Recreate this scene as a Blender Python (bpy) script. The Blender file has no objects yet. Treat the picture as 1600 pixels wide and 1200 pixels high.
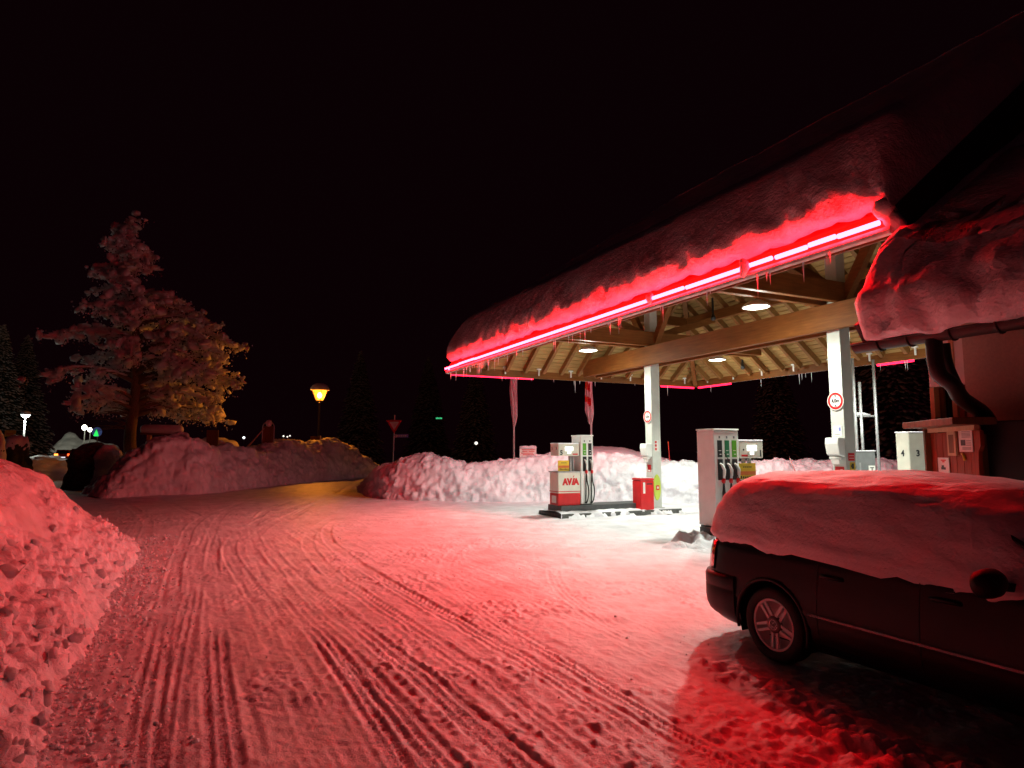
import bpy, math, random
import numpy as np
from mathutils import Matrix, Vector

# ------------------------------------------------------------------ camera, world, exposure
sc = bpy.context.scene
col = sc.collection
EYE = 1.75
PITCH = 0.1026
FPX = 1006.2                      # focal length in photo pixels (1600 wide)
cam_data = bpy.data.cameras.new("camera")
cam_data.sensor_width = 36.0
cam_data.lens = 36.0 * FPX / 1600.0
cam_data.clip_start = 0.05
cam_data.clip_end = 3000.0
cam = bpy.data.objects.new("camera", cam_data)
cam.location = (0, 0, EYE)
cam.rotation_euler = (math.pi / 2 + PITCH, 0, 0)
col.objects.link(cam)
sc.camera = cam

world = bpy.data.worlds.new("World")
sc.world = world
world.use_nodes = True
bgn = world.node_tree.nodes["Background"]
bgn.inputs[0].default_value = (1.0, 0.16, 0.36, 1)
bgn.inputs[1].default_value = 0.0024          # a clear winter night: nearly black
sc.view_settings.view_transform = 'Standard'
sc.view_settings.look = 'None'
sc.view_settings.exposure = 0.22
sc.view_settings.gamma = 1.0
sc.view_settings.use_curve_mapping = False
sc.render.engine = 'CYCLES'
sc.cycles.use_denoising = True
sc.cycles.max_bounces = 6
sc.cycles.diffuse_bounces = 4
sc.cycles.sample_clamp_indirect = 8.0

LED_COLOR = (1.0, 0.0030, 0.0065)
LED_STRENGTH = 255.0
CEIL_COLOR = (0.92, 1.0, 0.86)
CEIL_WATT = 400.0
SODIUM_COLOR = (1.0, 0.27, 0.02)
SODIUM_WATT = 880.0

# ------------------------------------------------------------------ frames
TH = 0.4451
PX, PY = 6.6095, 12.8868                      # foot of the nearer canopy post
U = np.array([-math.sin(TH), math.cos(TH)])   # along the canopy, away
V = np.array([-math.cos(TH), -math.sin(TH)])  # across the canopy, towards the yard
PHI = TH + math.pi / 2                        # canopy frame: x = along, y = across, z = up
def W(a, b, z=0.0):
    return (PX + a * U[0] + b * V[0], PY + a * U[1] + b * V[1], z)
_c, _s = math.cos(PITCH), math.sin(PITCH)
def _ray(px, py):
    x = (px - 800) / FPX; y = (600 - py) / FPX
    return x, _c - y * _s, _s + y * _c
def at(px, py, Y):
    d = _ray(px, py); t = Y / d[1]
    return (d[0] * t, Y, EYE + d[2] * t)
def at_b(px, py, b):
    d = _ray(px, py)
    t = (b + PX * V[0] + PY * V[1]) / (d[0] * V[0] + d[1] * V[1])
    q = (d[0] * t, d[1] * t, EYE + d[2] * t)
    w = (q[0] - PX, q[1] - PY)
    return (w[0] * U[0] + w[1] * U[1], w[0] * V[0] + w[1] * V[1], q[2])

# ------------------------------------------------------------------ noise (numpy)
_rs = np.random.RandomState(7)
_TAB = _rs.rand(65536)
def _hash(ix, iy, iz, seed):
    h = (ix * 73856093) ^ (iy * 19349663) ^ (iz * 83492791) ^ (seed * 668265263)
    h = (h ^ (h >> 13)) * 1274126177
    return (h ^ (h >> 16)) & 65535
def vnoise(p, seed=0):
    p = np.asarray(p, float)
    i = np.floor(p).astype(np.int64); f = p - i
    w = f * f * f * (f * (f * 6 - 15) + 10)
    r = 0
    for dx in (0, 1):
        wx = w[..., 0] if dx else 1 - w[..., 0]
        for dy in (0, 1):
            wy = w[..., 1] if dy else 1 - w[..., 1]
            for dz in (0, 1):
                wz = w[..., 2] if dz else 1 - w[..., 2]
                r = r + wx * wy * wz * _TAB[_hash(i[..., 0] + dx, i[..., 1] + dy, i[..., 2] + dz, seed)]
    return r * 2 - 1
def fbm(p, octv=4, seed=0, gain=0.5):
    r = 0; a = 1.0; q = np.asarray(p, float)
    for k in range(octv):
        r = r + a * vnoise(q, seed + k); q = q * 2.03 + 11.7; a *= gain
    return r
def vnoise2(x, y, seed=0):
    ix = np.floor(x).astype(np.int64); iy = np.floor(y).astype(np.int64)
    fx = x - ix; fy = y - iy
    wx = fx * fx * (3 - 2 * fx); wy = fy * fy * (3 - 2 * fy)
    z = np.zeros_like(ix)
    g = lambda a, b: _TAB[_hash(ix + a, iy + b, z, seed)]
    return ((g(0, 0) * (1 - wx) + g(1, 0) * wx) * (1 - wy) + (g(0, 1) * (1 - wx) + g(1, 1) * wx) * wy) * 2 - 1
def fbm2(x, y, octv=4, seed=0, gain=0.5):
    r = 0; a = 1.0
    for k in range(octv):
        r = r + a * vnoise2(x, y, seed + k); x = x * 2.03 + 5.3; y = y * 2.03 + 9.1; a *= gain
    return r
def worley(p, seed=0):
    p = np.asarray(p, float); i = np.floor(p).astype(np.int64)
    best = np.full(p.shape[:-1], 9.0); second = best.copy()
    for dx in (-1, 0, 1):
        for dy in (-1, 0, 1):
            for dz in (-1, 0, 1):
                c = i + np.array([dx, dy, dz])
                o = np.stack([_TAB[_hash(c[..., 0], c[..., 1], c[..., 2], seed + k)] for k in (0, 1, 2)], -1)
                d = np.sum((c + o - p) ** 2, -1)
                second = np.where(d < best, best, np.minimum(second, d))
                best = np.minimum(best, d)
    return np.sqrt(best), np.sqrt(second)
def sstep(a, b, x):
    t = np.clip((x - a) / (b - a), 0, 1); return t * t * (3 - 2 * t)

# ------------------------------------------------------------------ materials
def _nodes(name):
    m = bpy.data.materials.new(name); m.use_nodes = True
    nt = m.node_tree
    return m, nt, nt.nodes["Principled BSDF"]
def ramp(nt, fac, c0, c1, p0=0.35, p1=0.65):
    r = nt.nodes.new("ShaderNodeValToRGB")
    r.color_ramp.elements[0].position = p0; r.color_ramp.elements[1].position = p1
    r.color_ramp.elements[0].color = (*c0, 1); r.color_ramp.elements[1].color = (*c1, 1)
    nt.links.new(fac, r.inputs[0]); return r.outputs[0]
def noise_tex(nt, scale, detail=3, stretch=None, rough=0.55):
    tc = nt.nodes.new("ShaderNodeTexCoord"); n = nt.nodes.new("ShaderNodeTexNoise")
    n.inputs["Scale"].default_value = scale; n.inputs["Detail"].default_value = detail
    n.inputs["Roughness"].default_value = rough
    if stretch:
        mp = nt.nodes.new("ShaderNodeMapping"); mp.inputs["Scale"].default_value = stretch
        nt.links.new(tc.outputs["Object"], mp.inputs[0]); nt.links.new(mp.outputs[0], n.inputs["Vector"])
    else:
        nt.links.new(tc.outputs["Object"], n.inputs["Vector"])
    return n.outputs[0]
def add_bump(nt, b, height, strength, dist):
    bp = nt.nodes.new("ShaderNodeBump"); bp.inputs["Strength"].default_value = strength
    bp.inputs["Distance"].default_value = dist
    nt.links.new(height, bp.inputs["Height"])
    prev = b.inputs["Normal"].links[0].from_socket if b.inputs["Normal"].links else None
    if prev: nt.links.new(prev, bp.inputs["Normal"])
    nt.links.new(bp.outputs[0], b.inputs["Normal"])
def mat(name, c, rough=0.5, metal=0.0, var=0.12, scale=6.0, bump=0.0, spec=0.5, stretch=None, coat=0.0):
    m, nt, b = _nodes(name)
    n = noise_tex(nt, scale, 4, stretch)
    lo = tuple(x * (1 - var) for x in c); hi = tuple(min(1, x * (1 + var)) for x in c)
    nt.links.new(ramp(nt, n, lo, hi), b.inputs["Base Color"])
    b.inputs["Roughness"].default_value = rough; b.inputs["Metallic"].default_value = metal
    b.inputs["Specular IOR Level"].default_value = spec
    b.inputs["Coat Weight"].default_value = coat
    if bump: add_bump(nt, b, n, 0.6, bump)
    return m
def emit(name, c, strength):
    m, nt, b = _nodes(name)
    b.inputs["Base Color"].default_value = (*[min(.8, x) for x in c], 1)
    b.inputs["Emission Color"].default_value = (*c, 1)
    b.inputs["Emission Strength"].default_value = strength
    return m
def snow_mat(name, c=(0.87, 0.84, 0.90), fine=60, coarse=9, bf=0.006, bc=0.03, rough=0.6, dirt=0.1, sss=0.0):
    m, nt, b = _nodes(name)
    n1 = noise_tex(nt, fine, 3); n2 = noise_tex(nt, coarse, 5, rough=0.6); n3 = noise_tex(nt, 1.7, 4)
    lo = tuple(x * (1 - dirt) for x in c)
    nt.links.new(ramp(nt, n3, lo, c), b.inputs["Base Color"])
    b.inputs["Roughness"].default_value = rough
    b.inputs["Specular IOR Level"].default_value = 0.35
    if sss:
        b.inputs['Subsurface Weight'].default_value = sss
        b.inputs['Subsurface Radius'].default_value = (1, .8, .7); b.inputs['Subsurface Scale'].default_value = .06
    add_bump(nt, b, n2, 0.8, bc); add_bump(nt, b, n1, 0.8, bf)
    return m
def wood_mat(name, dark, light, axis=0, scale=1.0):
    m, nt, b = _nodes(name)
    st = [14.0, 14.0, 14.0]; st[axis] = 1.1
    n = noise_tex(nt, 1.6 * scale, 6, st, 0.65)
    n2 = noise_tex(nt, 1.3, 2)
    mx = nt.nodes.new("ShaderNodeMix"); mx.data_type = 'RGBA'; mx.blend_type = 'MULTIPLY'
    mx.inputs[0].default_value = 0.5
    nt.links.new(ramp(nt, n, dark, light, 0.3, 0.7), mx.inputs[6])
    nt.links.new(ramp(nt, n2, (0.55, 0.5, 0.45), (1, 1, 1), 0.3, 0.6), mx.inputs[7])
    nt.links.new(mx.outputs[2], b.inputs["Base Color"])
    b.inputs["Roughness"].default_value = 0.6; b.inputs["Specular IOR Level"].default_value = 0.2
    add_bump(nt, b, n, 0.5, 0.004)
    return m

M = {}
M['snow'] = snow_mat("snow_soft", bf=0.004, bc=0.035)
M['roof_snow'] = snow_mat("snow_roof", fine=26, coarse=7, bf=0.02, bc=0.05)
M['car_snow'] = snow_mat("snow_car", fine=45, coarse=10, bf=0.008, bc=0.02, dirt=0.06)
M['plowed'] = snow_mat("snow_plowed", (0.86, 0.825, 0.885), 34, 6, 0.012, 0.06, dirt=0.22)
M['clod'] = snow_mat("snow_clod", (0.84, 0.81, 0.87), 34, 9, 0.010, 0.02, dirt=0.10, sss=.7)
M['packed'] = snow_mat("snow_packed", (0.84, 0.80, 0.86), 85, 14, 0.006, 0.012, rough=0.48, dirt=0.24)
M['led'] = emit("red_light_tube_glow", LED_COLOR, LED_STRENGTH)
M['led_dim'] = emit("red_light_tube_end", (1, .01, .05), 4.0)
M['led_far'] = emit("red_light_tube_far_eaves", (1.0, .03, .10), 50.0)
M['pine'] = wood_mat("pine_board", (0.30, 0.17, 0.055), (0.44, 0.27, 0.095))
M['rafter'] = wood_mat("rafter_wood", (0.20, 0.085, 0.022), (0.30, 0.14, 0.045))
M['pine_y'] = wood_mat("pine_board_across", (0.30, 0.17, 0.055), (0.44, 0.27, 0.095), 1)
M['timber'] = wood_mat("glulam_timber", (0.16, 0.05, 0.010), (0.26, 0.095, 0.022))
M['timber_y'] = wood_mat("glulam_timber_across", (0.16, 0.05, 0.010), (0.26, 0.095, 0.022), 1)
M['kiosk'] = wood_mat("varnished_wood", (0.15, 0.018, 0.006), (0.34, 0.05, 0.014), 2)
M['post'] = mat("post_paint", (0.56, 0.58, 0.54), 0.4, var=0.06, scale=3)
M['white'] = mat("white_paint", (0.80, 0.80, 0.77), 0.35, var=0.04, scale=5)
M['ivory'] = mat("ivory_paint", (0.72, 0.70, 0.60), 0.35, var=0.05, scale=5)
M['red'] = mat("red_paint", (0.62, 0.012, 0.015), 0.35, var=0.08, scale=5)
M['black'] = mat("black_plastic", (0.015, 0.015, 0.016), 0.45, var=0.2, scale=8)
M['rubber'] = mat("rubber", (0.012, 0.012, 0.012), 0.7, var=0.25, scale=30, bump=0.002)
M['dgrey'] = mat("dark_grey_paint", (0.06, 0.062, 0.065), 0.5, var=0.15, scale=8)
M['grey'] = mat("grey_paint", (0.16, 0.165, 0.17), 0.45, var=0.1, scale=8)
M['steel'] = mat("galvanised_steel", (0.45, 0.45, 0.46), 0.45, 0.6, var=0.12, scale=20)
M['copper'] = mat("brown_sheet_metal", (0.045, 0.03, 0.027), 0.5, 0.2, var=0.25, scale=6)
M['green'] = mat("green_label", (0.10, 0.36, 0.02), 0.4, var=0.06)
M['dgreen'] = mat("dark_green_label", (0.02, 0.17, 0.07), 0.4, var=0.06)
M['yellow'] = mat("yellow_board", (0.75, 0.50, 0.03), 0.5, var=0.06)
M['lime'] = mat("lime_plastic", (0.50, 0.62, 0.08), 0.5, var=0.06)
M['orange_print'] = mat("orange_print", (0.70, 0.16, 0.03), 0.5, var=0.06)
M['blue'] = mat("blue_enamel", (0.20, 0.24, 0.62), 0.4, var=0.06)
M['paper'] = mat("paper", (0.74, 0.72, 0.68), 0.8, var=0.05, scale=12)
M['ink'] = mat("ink", (0.02, 0.02, 0.025), 0.6, var=0.1)
M['concrete'] = mat("dark_concrete", (0.10, 0.10, 0.095), 0.8, var=0.3, scale=14, bump=0.004)
M['plaster'] = mat("plaster_wall", (0.52, 0.44, 0.36), 0.9, var=0.07, scale=45, bump=0.004)
M['pale_wood'] = wood_mat("pale_trim_wood", (0.50, 0.36, 0.20), (0.62, 0.47, 0.28), 2)
M['brown_wood'] = wood_mat("brown_door_wood", (0.13, 0.06, 0.025), (0.24, 0.11, 0.045), 2)
M['carpaint'] = mat("dark_car_paint", (0.006, 0.006, 0.010), 0.34, var=0.1, scale=3, spec=.28)
M['cartrim'] = mat("dark_car_trim", (0.016, 0.015, 0.018), 0.5, var=0.1, spec=.3)
M['chrome'] = mat("chrome_strip", (0.9, 0.9, 0.9), 0.22, 1.0, var=0.03)
M['alloy'] = mat("alloy_wheel", (0.72, 0.72, 0.72), 0.35, 0.1, var=0.06)
M['glass'] = mat("dark_glass", (0.010, 0.011, 0.012), 0.06, var=0.1, spec=0.6)
M['lamp_red'] = mat("tail_lamp_red", (0.45, 0.03, 0.03), 0.15, var=0.08, coat=0.8)
M['bark'] = mat("bark", (0.16, 0.10, 0.06), 0.9, var=0.45, scale=18, bump=0.02, stretch=(3, 3, 0.6))
M['leaf'] = mat("withered_leaf", (0.10, 0.068, 0.05), 0.8, var=0.5, scale=9)
M['needle'] = mat("dark_needles", (0.035, 0.045, 0.025), 0.8, var=0.4, scale=9)
M['screen'] = emit("lit_screen", (0.95, 1.0, 0.95), 1.6)
M['ice'] = mat("ice", (0.72, 0.76, 0.80), 0.12, var=0.05, spec=0.6)

# ------------------------------------------------------------------ mesh helpers
class MB:
    def __init__(s): s.v = []; s.f = []; s.m = []
    def _add(s, vs, fs, mi=0):
        o = len(s.v); s.v += [tuple(map(float, p)) for p in vs]
        s.f += [tuple(i + o for i in q) for q in fs]; s.m += [mi] * len(fs); return s
    def obox(s, c, ax, ay, az, mi=0):
        c = Vector(c); ax = Vector(ax); ay = Vector(ay); az = Vector(az)
        vs = [c + i * ax + j * ay + k * az for k in (-1, 1) for j in (-1, 1) for i in (-1, 1)]
        return s._add(vs, [(0, 2, 3, 1), (4, 5, 7, 6), (0, 1, 5, 4), (2, 6, 7, 3), (0, 4, 6, 2), (1, 3, 7, 5)], mi)
    def box(s, x0, x1, y0, y1, z0, z1, mi=0):
        return s.obox(((x0 + x1) / 2, (y0 + y1) / 2, (z0 + z1) / 2), ((x1 - x0) / 2, 0, 0), (0, (y1 - y0) / 2, 0), (0, 0, (z1 - z0) / 2), mi)
    def beam(s, p, q, w, h, up=(0, 0, 1), mi=0):
        p = Vector(p); q = Vector(q); d = (q - p); l = d.length; d /= l
        sx = d.cross(Vector(up)).normalized(); uz = sx.cross(d)
        return s.obox((p + q) / 2, d * (l / 2), sx * (w / 2), uz * (h / 2), mi)
    def tube(s, pts, r, n=8, mi=0, cap=True):
        pts = [Vector(p) for p in pts]; k = len(pts)
        rr = [r] * k if not hasattr(r, '__len__') else list(r)
        t0 = (pts[1] - pts[0]).normalized()
        nrm = t0.orthogonal().normalized(); vs = []; prev = t0
        for i in range(k):
            t = (pts[min(i + 1, k - 1)] - pts[max(i - 1, 0)]).normalized()
            ax = prev.cross(t)
            if ax.length > 1e-6: nrm = Matrix.Rotation(prev.angle(t), 3, ax.normalized()) @ nrm
            nrm = (nrm - t * nrm.dot(t)).normalized(); prev = t; bn = t.cross(nrm)
            vs += [pts[i] + (nrm * math.cos(2 * math.pi * j / n) + bn * math.sin(2 * math.pi * j / n)) * rr[i] for j in range(n)]
        fs = [(i * n + j, i * n + (j + 1) % n, (i + 1) * n + (j + 1) % n, (i + 1) * n + j) for i in range(k - 1) for j in range(n)]
        if cap: fs += [tuple(range(n - 1, -1, -1)), tuple((k - 1) * n + j for j in range(n))]
        return s._add(vs, fs, mi)
    def lathe(s, prof, c=(0, 0, 0), ax=(0, 0, 1), n=16, mi=0):
        c = Vector(c); ax = Vector(ax).normalized(); e = ax.orthogonal().normalized(); g = ax.cross(e)
        vs = [c + ax * h + (e * math.cos(2 * math.pi * j / n) + g * math.sin(2 * math.pi * j / n)) * max(r, 1e-4) for (r, h) in prof for j in range(n)]
        k = len(prof)
        fs = [(i * n + j, i * n + (j + 1) % n, (i + 1) * n + (j + 1) % n, (i + 1) * n + j) for i in range(k - 1) for j in range(n)]
        return s._add(vs, fs, mi)
    def prism(s, poly, ext, mi=0):
        n = len(poly); e = Vector(ext); a = [Vector(p) for p in poly]
        return s._add(a + [p + e for p in a], [tuple(range(n - 1, -1, -1)), tuple(range(n, 2 * n))] + [(i, (i + 1) % n, n + (i + 1) % n, n + i) for i in range(n)], mi)
    def grid(s, g, mi=0, wrap=False):
        g = np.asarray(g); a, b = g.shape[:2]
        bb = b if wrap else b - 1
        fs = [(i * b + j, i * b + (j + 1) % b, (i + 1) * b + (j + 1) % b, (i + 1) * b + j) for i in range(a - 1) for j in range(bb)]
        return s._add(g.reshape(-1, 3), fs, mi)
    def mesh(s, name, mats, smooth=False):
        me = bpy.data.meshes.new(name)
        me.from_pydata(s.v, [], s.f)
        for k in (mats if isinstance(mats, (list, tuple)) else [mats]): me.materials.append(k)
        if isinstance(mats, (list, tuple)) and len(mats) > 1: me.polygons.foreach_set("material_index", s.m)
        if smooth: me.polygons.foreach_set("use_smooth", [True] * len(s.f))
        fix_normals(me)
        return me
    def build(s, name, mats, parent=None, smooth=False, bevel=0, loc=(0, 0, 0), rotz=0.0):
        me = s.mesh(name, mats, smooth)
        return put(name, me, parent, loc, rotz, bevel)
import bmesh
def fix_normals(me):
    bm = bmesh.new(); bm.from_mesh(me)
    bmesh.ops.recalc_face_normals(bm, faces=bm.faces[:]); bm.to_mesh(me); bm.free()
def put(name, me, parent=None, loc=(0, 0, 0), rotz=0.0, bevel=0):
    o = bpy.data.objects.new(name, me); col.objects.link(o)
    o.location = loc; o.rotation_euler = (0, 0, rotz)
    if parent: o.parent = parent
    if bevel:
        b = o.modifiers.new("soft_edge", 'BEVEL'); b.width = bevel; b.segments = 2; b.limit_method = 'ANGLE'
    return o
def np_mesh(name, v, faces, mats, midx=None, smooth=True):
    """faces: an (n,3) or (n,4) array"""
    v = np.asarray(v, np.float32); faces = np.asarray(faces, np.int32); k = faces.shape[1]
    me = bpy.data.meshes.new(name)
    me.vertices.add(len(v)); me.vertices.foreach_set("co", v.ravel())
    me.loops.add(faces.size); me.loops.foreach_set("vertex_index", faces.ravel())
    me.polygons.add(len(faces)); me.polygons.foreach_set("loop_start", np.arange(0, faces.size, k, dtype=np.int32))
    for x in (mats if isinstance(mats, (list, tuple)) else [mats]): me.materials.append(x)
    if midx is not None: me.polygons.foreach_set("material_index", np.asarray(midx, np.int32))
    me.polygons.foreach_set("use_smooth", np.full(len(faces), smooth, bool))
    me.update(calc_edges=True); me.validate()
    return me
def grid_faces(a, b):
    i = np.arange(a - 1)[:, None]; j = np.arange(b - 1)[None, :]
    q = i * b + j
    return np.stack([q, q + 1, q + b + 1, q + b], -1).reshape(-1, 4)
def scatter(tv, tf, pos, mats3):
    """copies of a template: tv (k,3), tf (m,3), pos (n,3), mats3 (n,3,3)"""
    v = np.einsum('nij,kj->nki', mats3, tv) + pos[:, None, :]
    f = tf[None] + (np.arange(len(pos)) * len(tv))[:, None, None]
    return v.reshape(-1, 3), f.reshape(-1, tf.shape[1])
def thing(name, label, cat, loc=(0, 0, 0), rotz=0.0, group=None):
    o = bpy.data.objects.new(name, None); col.objects.link(o)
    o.empty_display_size = 0.2
    o.location = loc; o.rotation_euler = (0, 0, rotz)
    return tag(o, label, cat, group)
def tag(o, label=None, cat=None, group=None, kind=None):
    if label: o['label'] = label
    if cat: o['category'] = cat
    if group: o['group'] = group
    if kind: o['kind'] = kind
    return o
def copy_tree(o, parent=None):
    c = o.copy(); col.objects.link(c)
    if parent: c.parent = parent
    for ch in list(o.children): copy_tree(ch, c)
    return c
def text(s, size, m, parent, pos, normal, name="lettering", bold=0.0, depth=0.003, shear=0.0, up=(0, 0, 1), width=1.0):
    cu = bpy.data.curves.new("lettering", 'FONT'); cu.body = s; cu.size = size
    cu.align_x = 'CENTER'; cu.align_y = 'CENTER'; cu.extrude = depth; cu.offset = bold; cu.shear = shear
    cu.resolution_u = 3
    t = bpy.data.objects.new("lettering", cu); col.objects.link(t)
    bpy.context.view_layer.update()
    me = bpy.data.meshes.new_from_object(t.evaluated_get(bpy.context.evaluated_depsgraph_get()))
    bpy.data.objects.remove(t); bpy.data.curves.remove(cu)
    me.name = "lettering"; me.materials.clear(); me.materials.append(m)
    n = Vector(normal).normalized(); upv = Vector(up); r = upv.cross(n).normalized(); upv = n.cross(r)
    R = Matrix((r * width, upv, n)).transposed().to_4x4()
    me.transform(Matrix.Translation(Vector(pos)) @ R)
    o = bpy.data.objects.new(name, me); col.objects.link(o)
    if parent: o.parent = parent
    return o
def resample(pts, n):
    p = np.asarray(pts, float); d = np.r_[0, np.cumsum(np.linalg.norm(np.diff(p[:, :2], axis=0), axis=1))]
    s = np.linspace(0, d[-1], n)
    out = np.stack([np.interp(s, d, p[:, k]) for k in range(p.shape[1])], 1)
    for _ in range(max(1, n // 60)):                      # soften the corners
        q = out.copy(); q[1:-1] = (out[:-2] + 2 * out[1:-1] + out[2:]) / 4; out = q
    return out, s
# ------------------------------------------------------------------ ground with tyre tracks
def track_table(x0, m, m2, yb):
    ys = np.linspace(-8, 120, 2600)
    sl = -m + (m - m2) * sstep(yb - 4, yb + 5, ys)
    xs = np.concatenate([[0], np.cumsum((sl[1:] + sl[:-1]) / 2 * np.diff(ys))])
    xs += x0 - np.interp(3.76, ys, xs)
    return ys, xs, sl
TRACKS = []     # x at y=3.76, slope near, slope far, y of the bend, depth, width
for cxx, m, m2, yb, dep in ((-2.35, .46, .70, 15, .020), (-1.35, .48, .16, 16, .018),
                            (.30, .535, .10, 13, .024)):
    TRACKS.append((cxx - .72, m, m2, yb, dep, .21)); TRACKS.append((cxx + .72, m, m2, yb, dep, .21))
for cxx, m, m2, yb, dep, w in ((-.72, .55, .1, 13, .022, .24), (.02, .56, .15, 12.5, .024, .24), (-1.95, .44, .3, 16, .012, .2), (-2.15, .43, .5, 16, .014, .2),
                            (.50, .545, .1, 12, .02, .22), (1.25, .50, -.2, 9, .009, .2), (2.1, .47, -.3, 8, .008, .2)):
    TRACKS.append((cxx, m, m2, yb, dep, w))
def ground_z(x, y):
    z = fbm2(x * .35, y * .35, 3, 3) * .022
    wob = fbm2(x * .25 + 40, y * .12, 2, 60) * .10
    near = 1 - sstep(9, 22, y)
    lane = np.zeros_like(x)
    for k, (x0, m, m2, yb, dep, w) in enumerate(TRACKS):
        ys, xs, sl = track_table(x0, m, m2, yb)
        e = (x + wob - np.interp(y, ys, xs)) / np.sqrt(1 + np.interp(y, ys, sl) ** 2)
        sel = np.abs(e) < w
        if not sel.any(): continue
        es = e[sel]; yy = y[sel]; xx = x[sel]; h = w / 2
        inside = 1 - sstep(h * .86, h, np.abs(es))
        brk = np.clip(.62 + .75 * vnoise2(yy * .55 + k * 7, np.zeros_like(yy) + k, 11), .05, 1.15)
        lug = np.sign(np.sin(2 * math.pi * (yy * 1.12 + np.abs(es) * .9) / .052)) *   .0055
        rib = np.where(np.abs(np.abs(es) - h * .33) < .012, .009, 0)
        ridge_n = .35 + .9 * np.clip(vnoise2(yy * 16, es * 16 + k, 33) + .3, 0, 1); tread = (lug + rib) * (1 - sstep(6.5, 11, yy))
        ridge = np.exp(-((np.abs(es) - h * 1.12) / .019) ** 2) * dep * (.55 + .7 * np.abs(vnoise2(yy * 5, es * 3 + k, 31)))
        z[sel] += (-dep * .34 * inside + tread * inside) * brk + ridge * ridge_n * brk * .44
        lane[sel] = np.maximum(lane[sel], inside)
    # streaks scraped along the driving direction, and crumbs between the tracks
    cx, sx = math.cos(.47), math.sin(.47)
    al = -x * sx + y * cx; ac = x * cx + y * sx
    left = 1 - sstep(1.0, 5.5, x + .45 * (y - 3.8))
    z += fbm2(ac * 15, al * .8, 3, 21) * .0028 * left * (1 - sstep(10, 26, y))
    z += fbm2(ac * 4, al * .25, 2, 25) * .0022 * left * near + fbm2(ac * 26, al * 1.1, 2, 27) * .0035 * left * near
    c1, _ = worley(np.stack([x * 11, y * 11, np.zeros_like(x)], -1), 41)
    c2, _ = worley(np.stack([x * 26, y * 26, np.zeros_like(x)], -1), 47)
    patch = sstep(-.1, .4, fbm2(x * .8 + 3, y * .8, 3, 71)) * (1 - .75 * lane)
    z += (np.clip(.55 - c1, 0, 1) * .045 * patch + np.clip(.5 - c2, 0, 1) * .016 * (.35 + patch)) * (1 - sstep(10, 30, y))
    z += fbm2(x * 3.1, y * 3.1, 4, 81) * .009 + fbm2(x * 17, y * 17, 3, 83) * .004 * (1 - sstep(8, 20, y))
    # footsteps and lumpy polish on the forecourt
    z += np.clip(fbm2(x * 1.7, y * 2.3, 3, 91) - .2, 0, 1) * -.03 * (1 - left) 
    # ploughed windrow that curves round the parked car
    wr = np.abs((x - 1.45) * .86 + (y - 5.6) * .51 + .12 * np.sin(y * 2)) 
    along = (x - 1.45) * .51 - (y - 5.6) * .86
    rid = np.exp(-(wr / .16) ** 2) * sstep(-.4, .3, along) * (1 - sstep(4, 5, along))
    rough = fbm2(x * 9, y * 9, 3, 101)
    z += rid * (.03 + .03 * rough)
    wr2 = np.abs((x - 2.0) * .80 + (y - 3.9) * .6)
    rid2 = np.exp(-(wr2 / .38) ** 2) * sstep(-1.2, .2, (x - 2.0) * .6 - (y - 3.9) * .8)
    z += rid2 * (.025 + .04 * rough + .012 * np.clip(.55 - c1, 0, 1))
    return z
def build_ground():
    k = np.arange(0, 660)
    s = np.linspace(1 / 8.0, 1 / 34.0, 560)            # 1/(y + 6): even in the distance seen from the yard
    ys = np.concatenate([[-5.5, -3, -1, 0.6, 1.4], 1 / s - 6, np.geomspace(28.4, 600, 90)])
    rs = np.concatenate([np.linspace(-1.5, -.72, 40)[:-1], np.linspace(-.72, .95, 1040), np.linspace(.95, 1.5, 30)[1:]])
    Y, R = np.meshgrid(ys, rs, indexing='ij')
    X = R * (Y + 6) * .80
    Z = ground_z(X.ravel(), Y.ravel()).reshape(X.shape)
    Z = Z * (1 - sstep(35, 60, Y)) - .4 * sstep(60, 120, Y)
    me = np_mesh("ground", np.stack([X, Y, Z], -1).reshape(-1, 3), grid_faces(*X.shape)[:, ::-1], M['packed'])
    tag(put("ground", me), kind='structure')
    b = MB(); b.box(-900, 900, -300, 900, -.75, -.7)
    o = tag(b.build("snow_field", M['packed']), kind='structure')
    o.data.polygons.foreach_get
build_ground()

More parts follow.
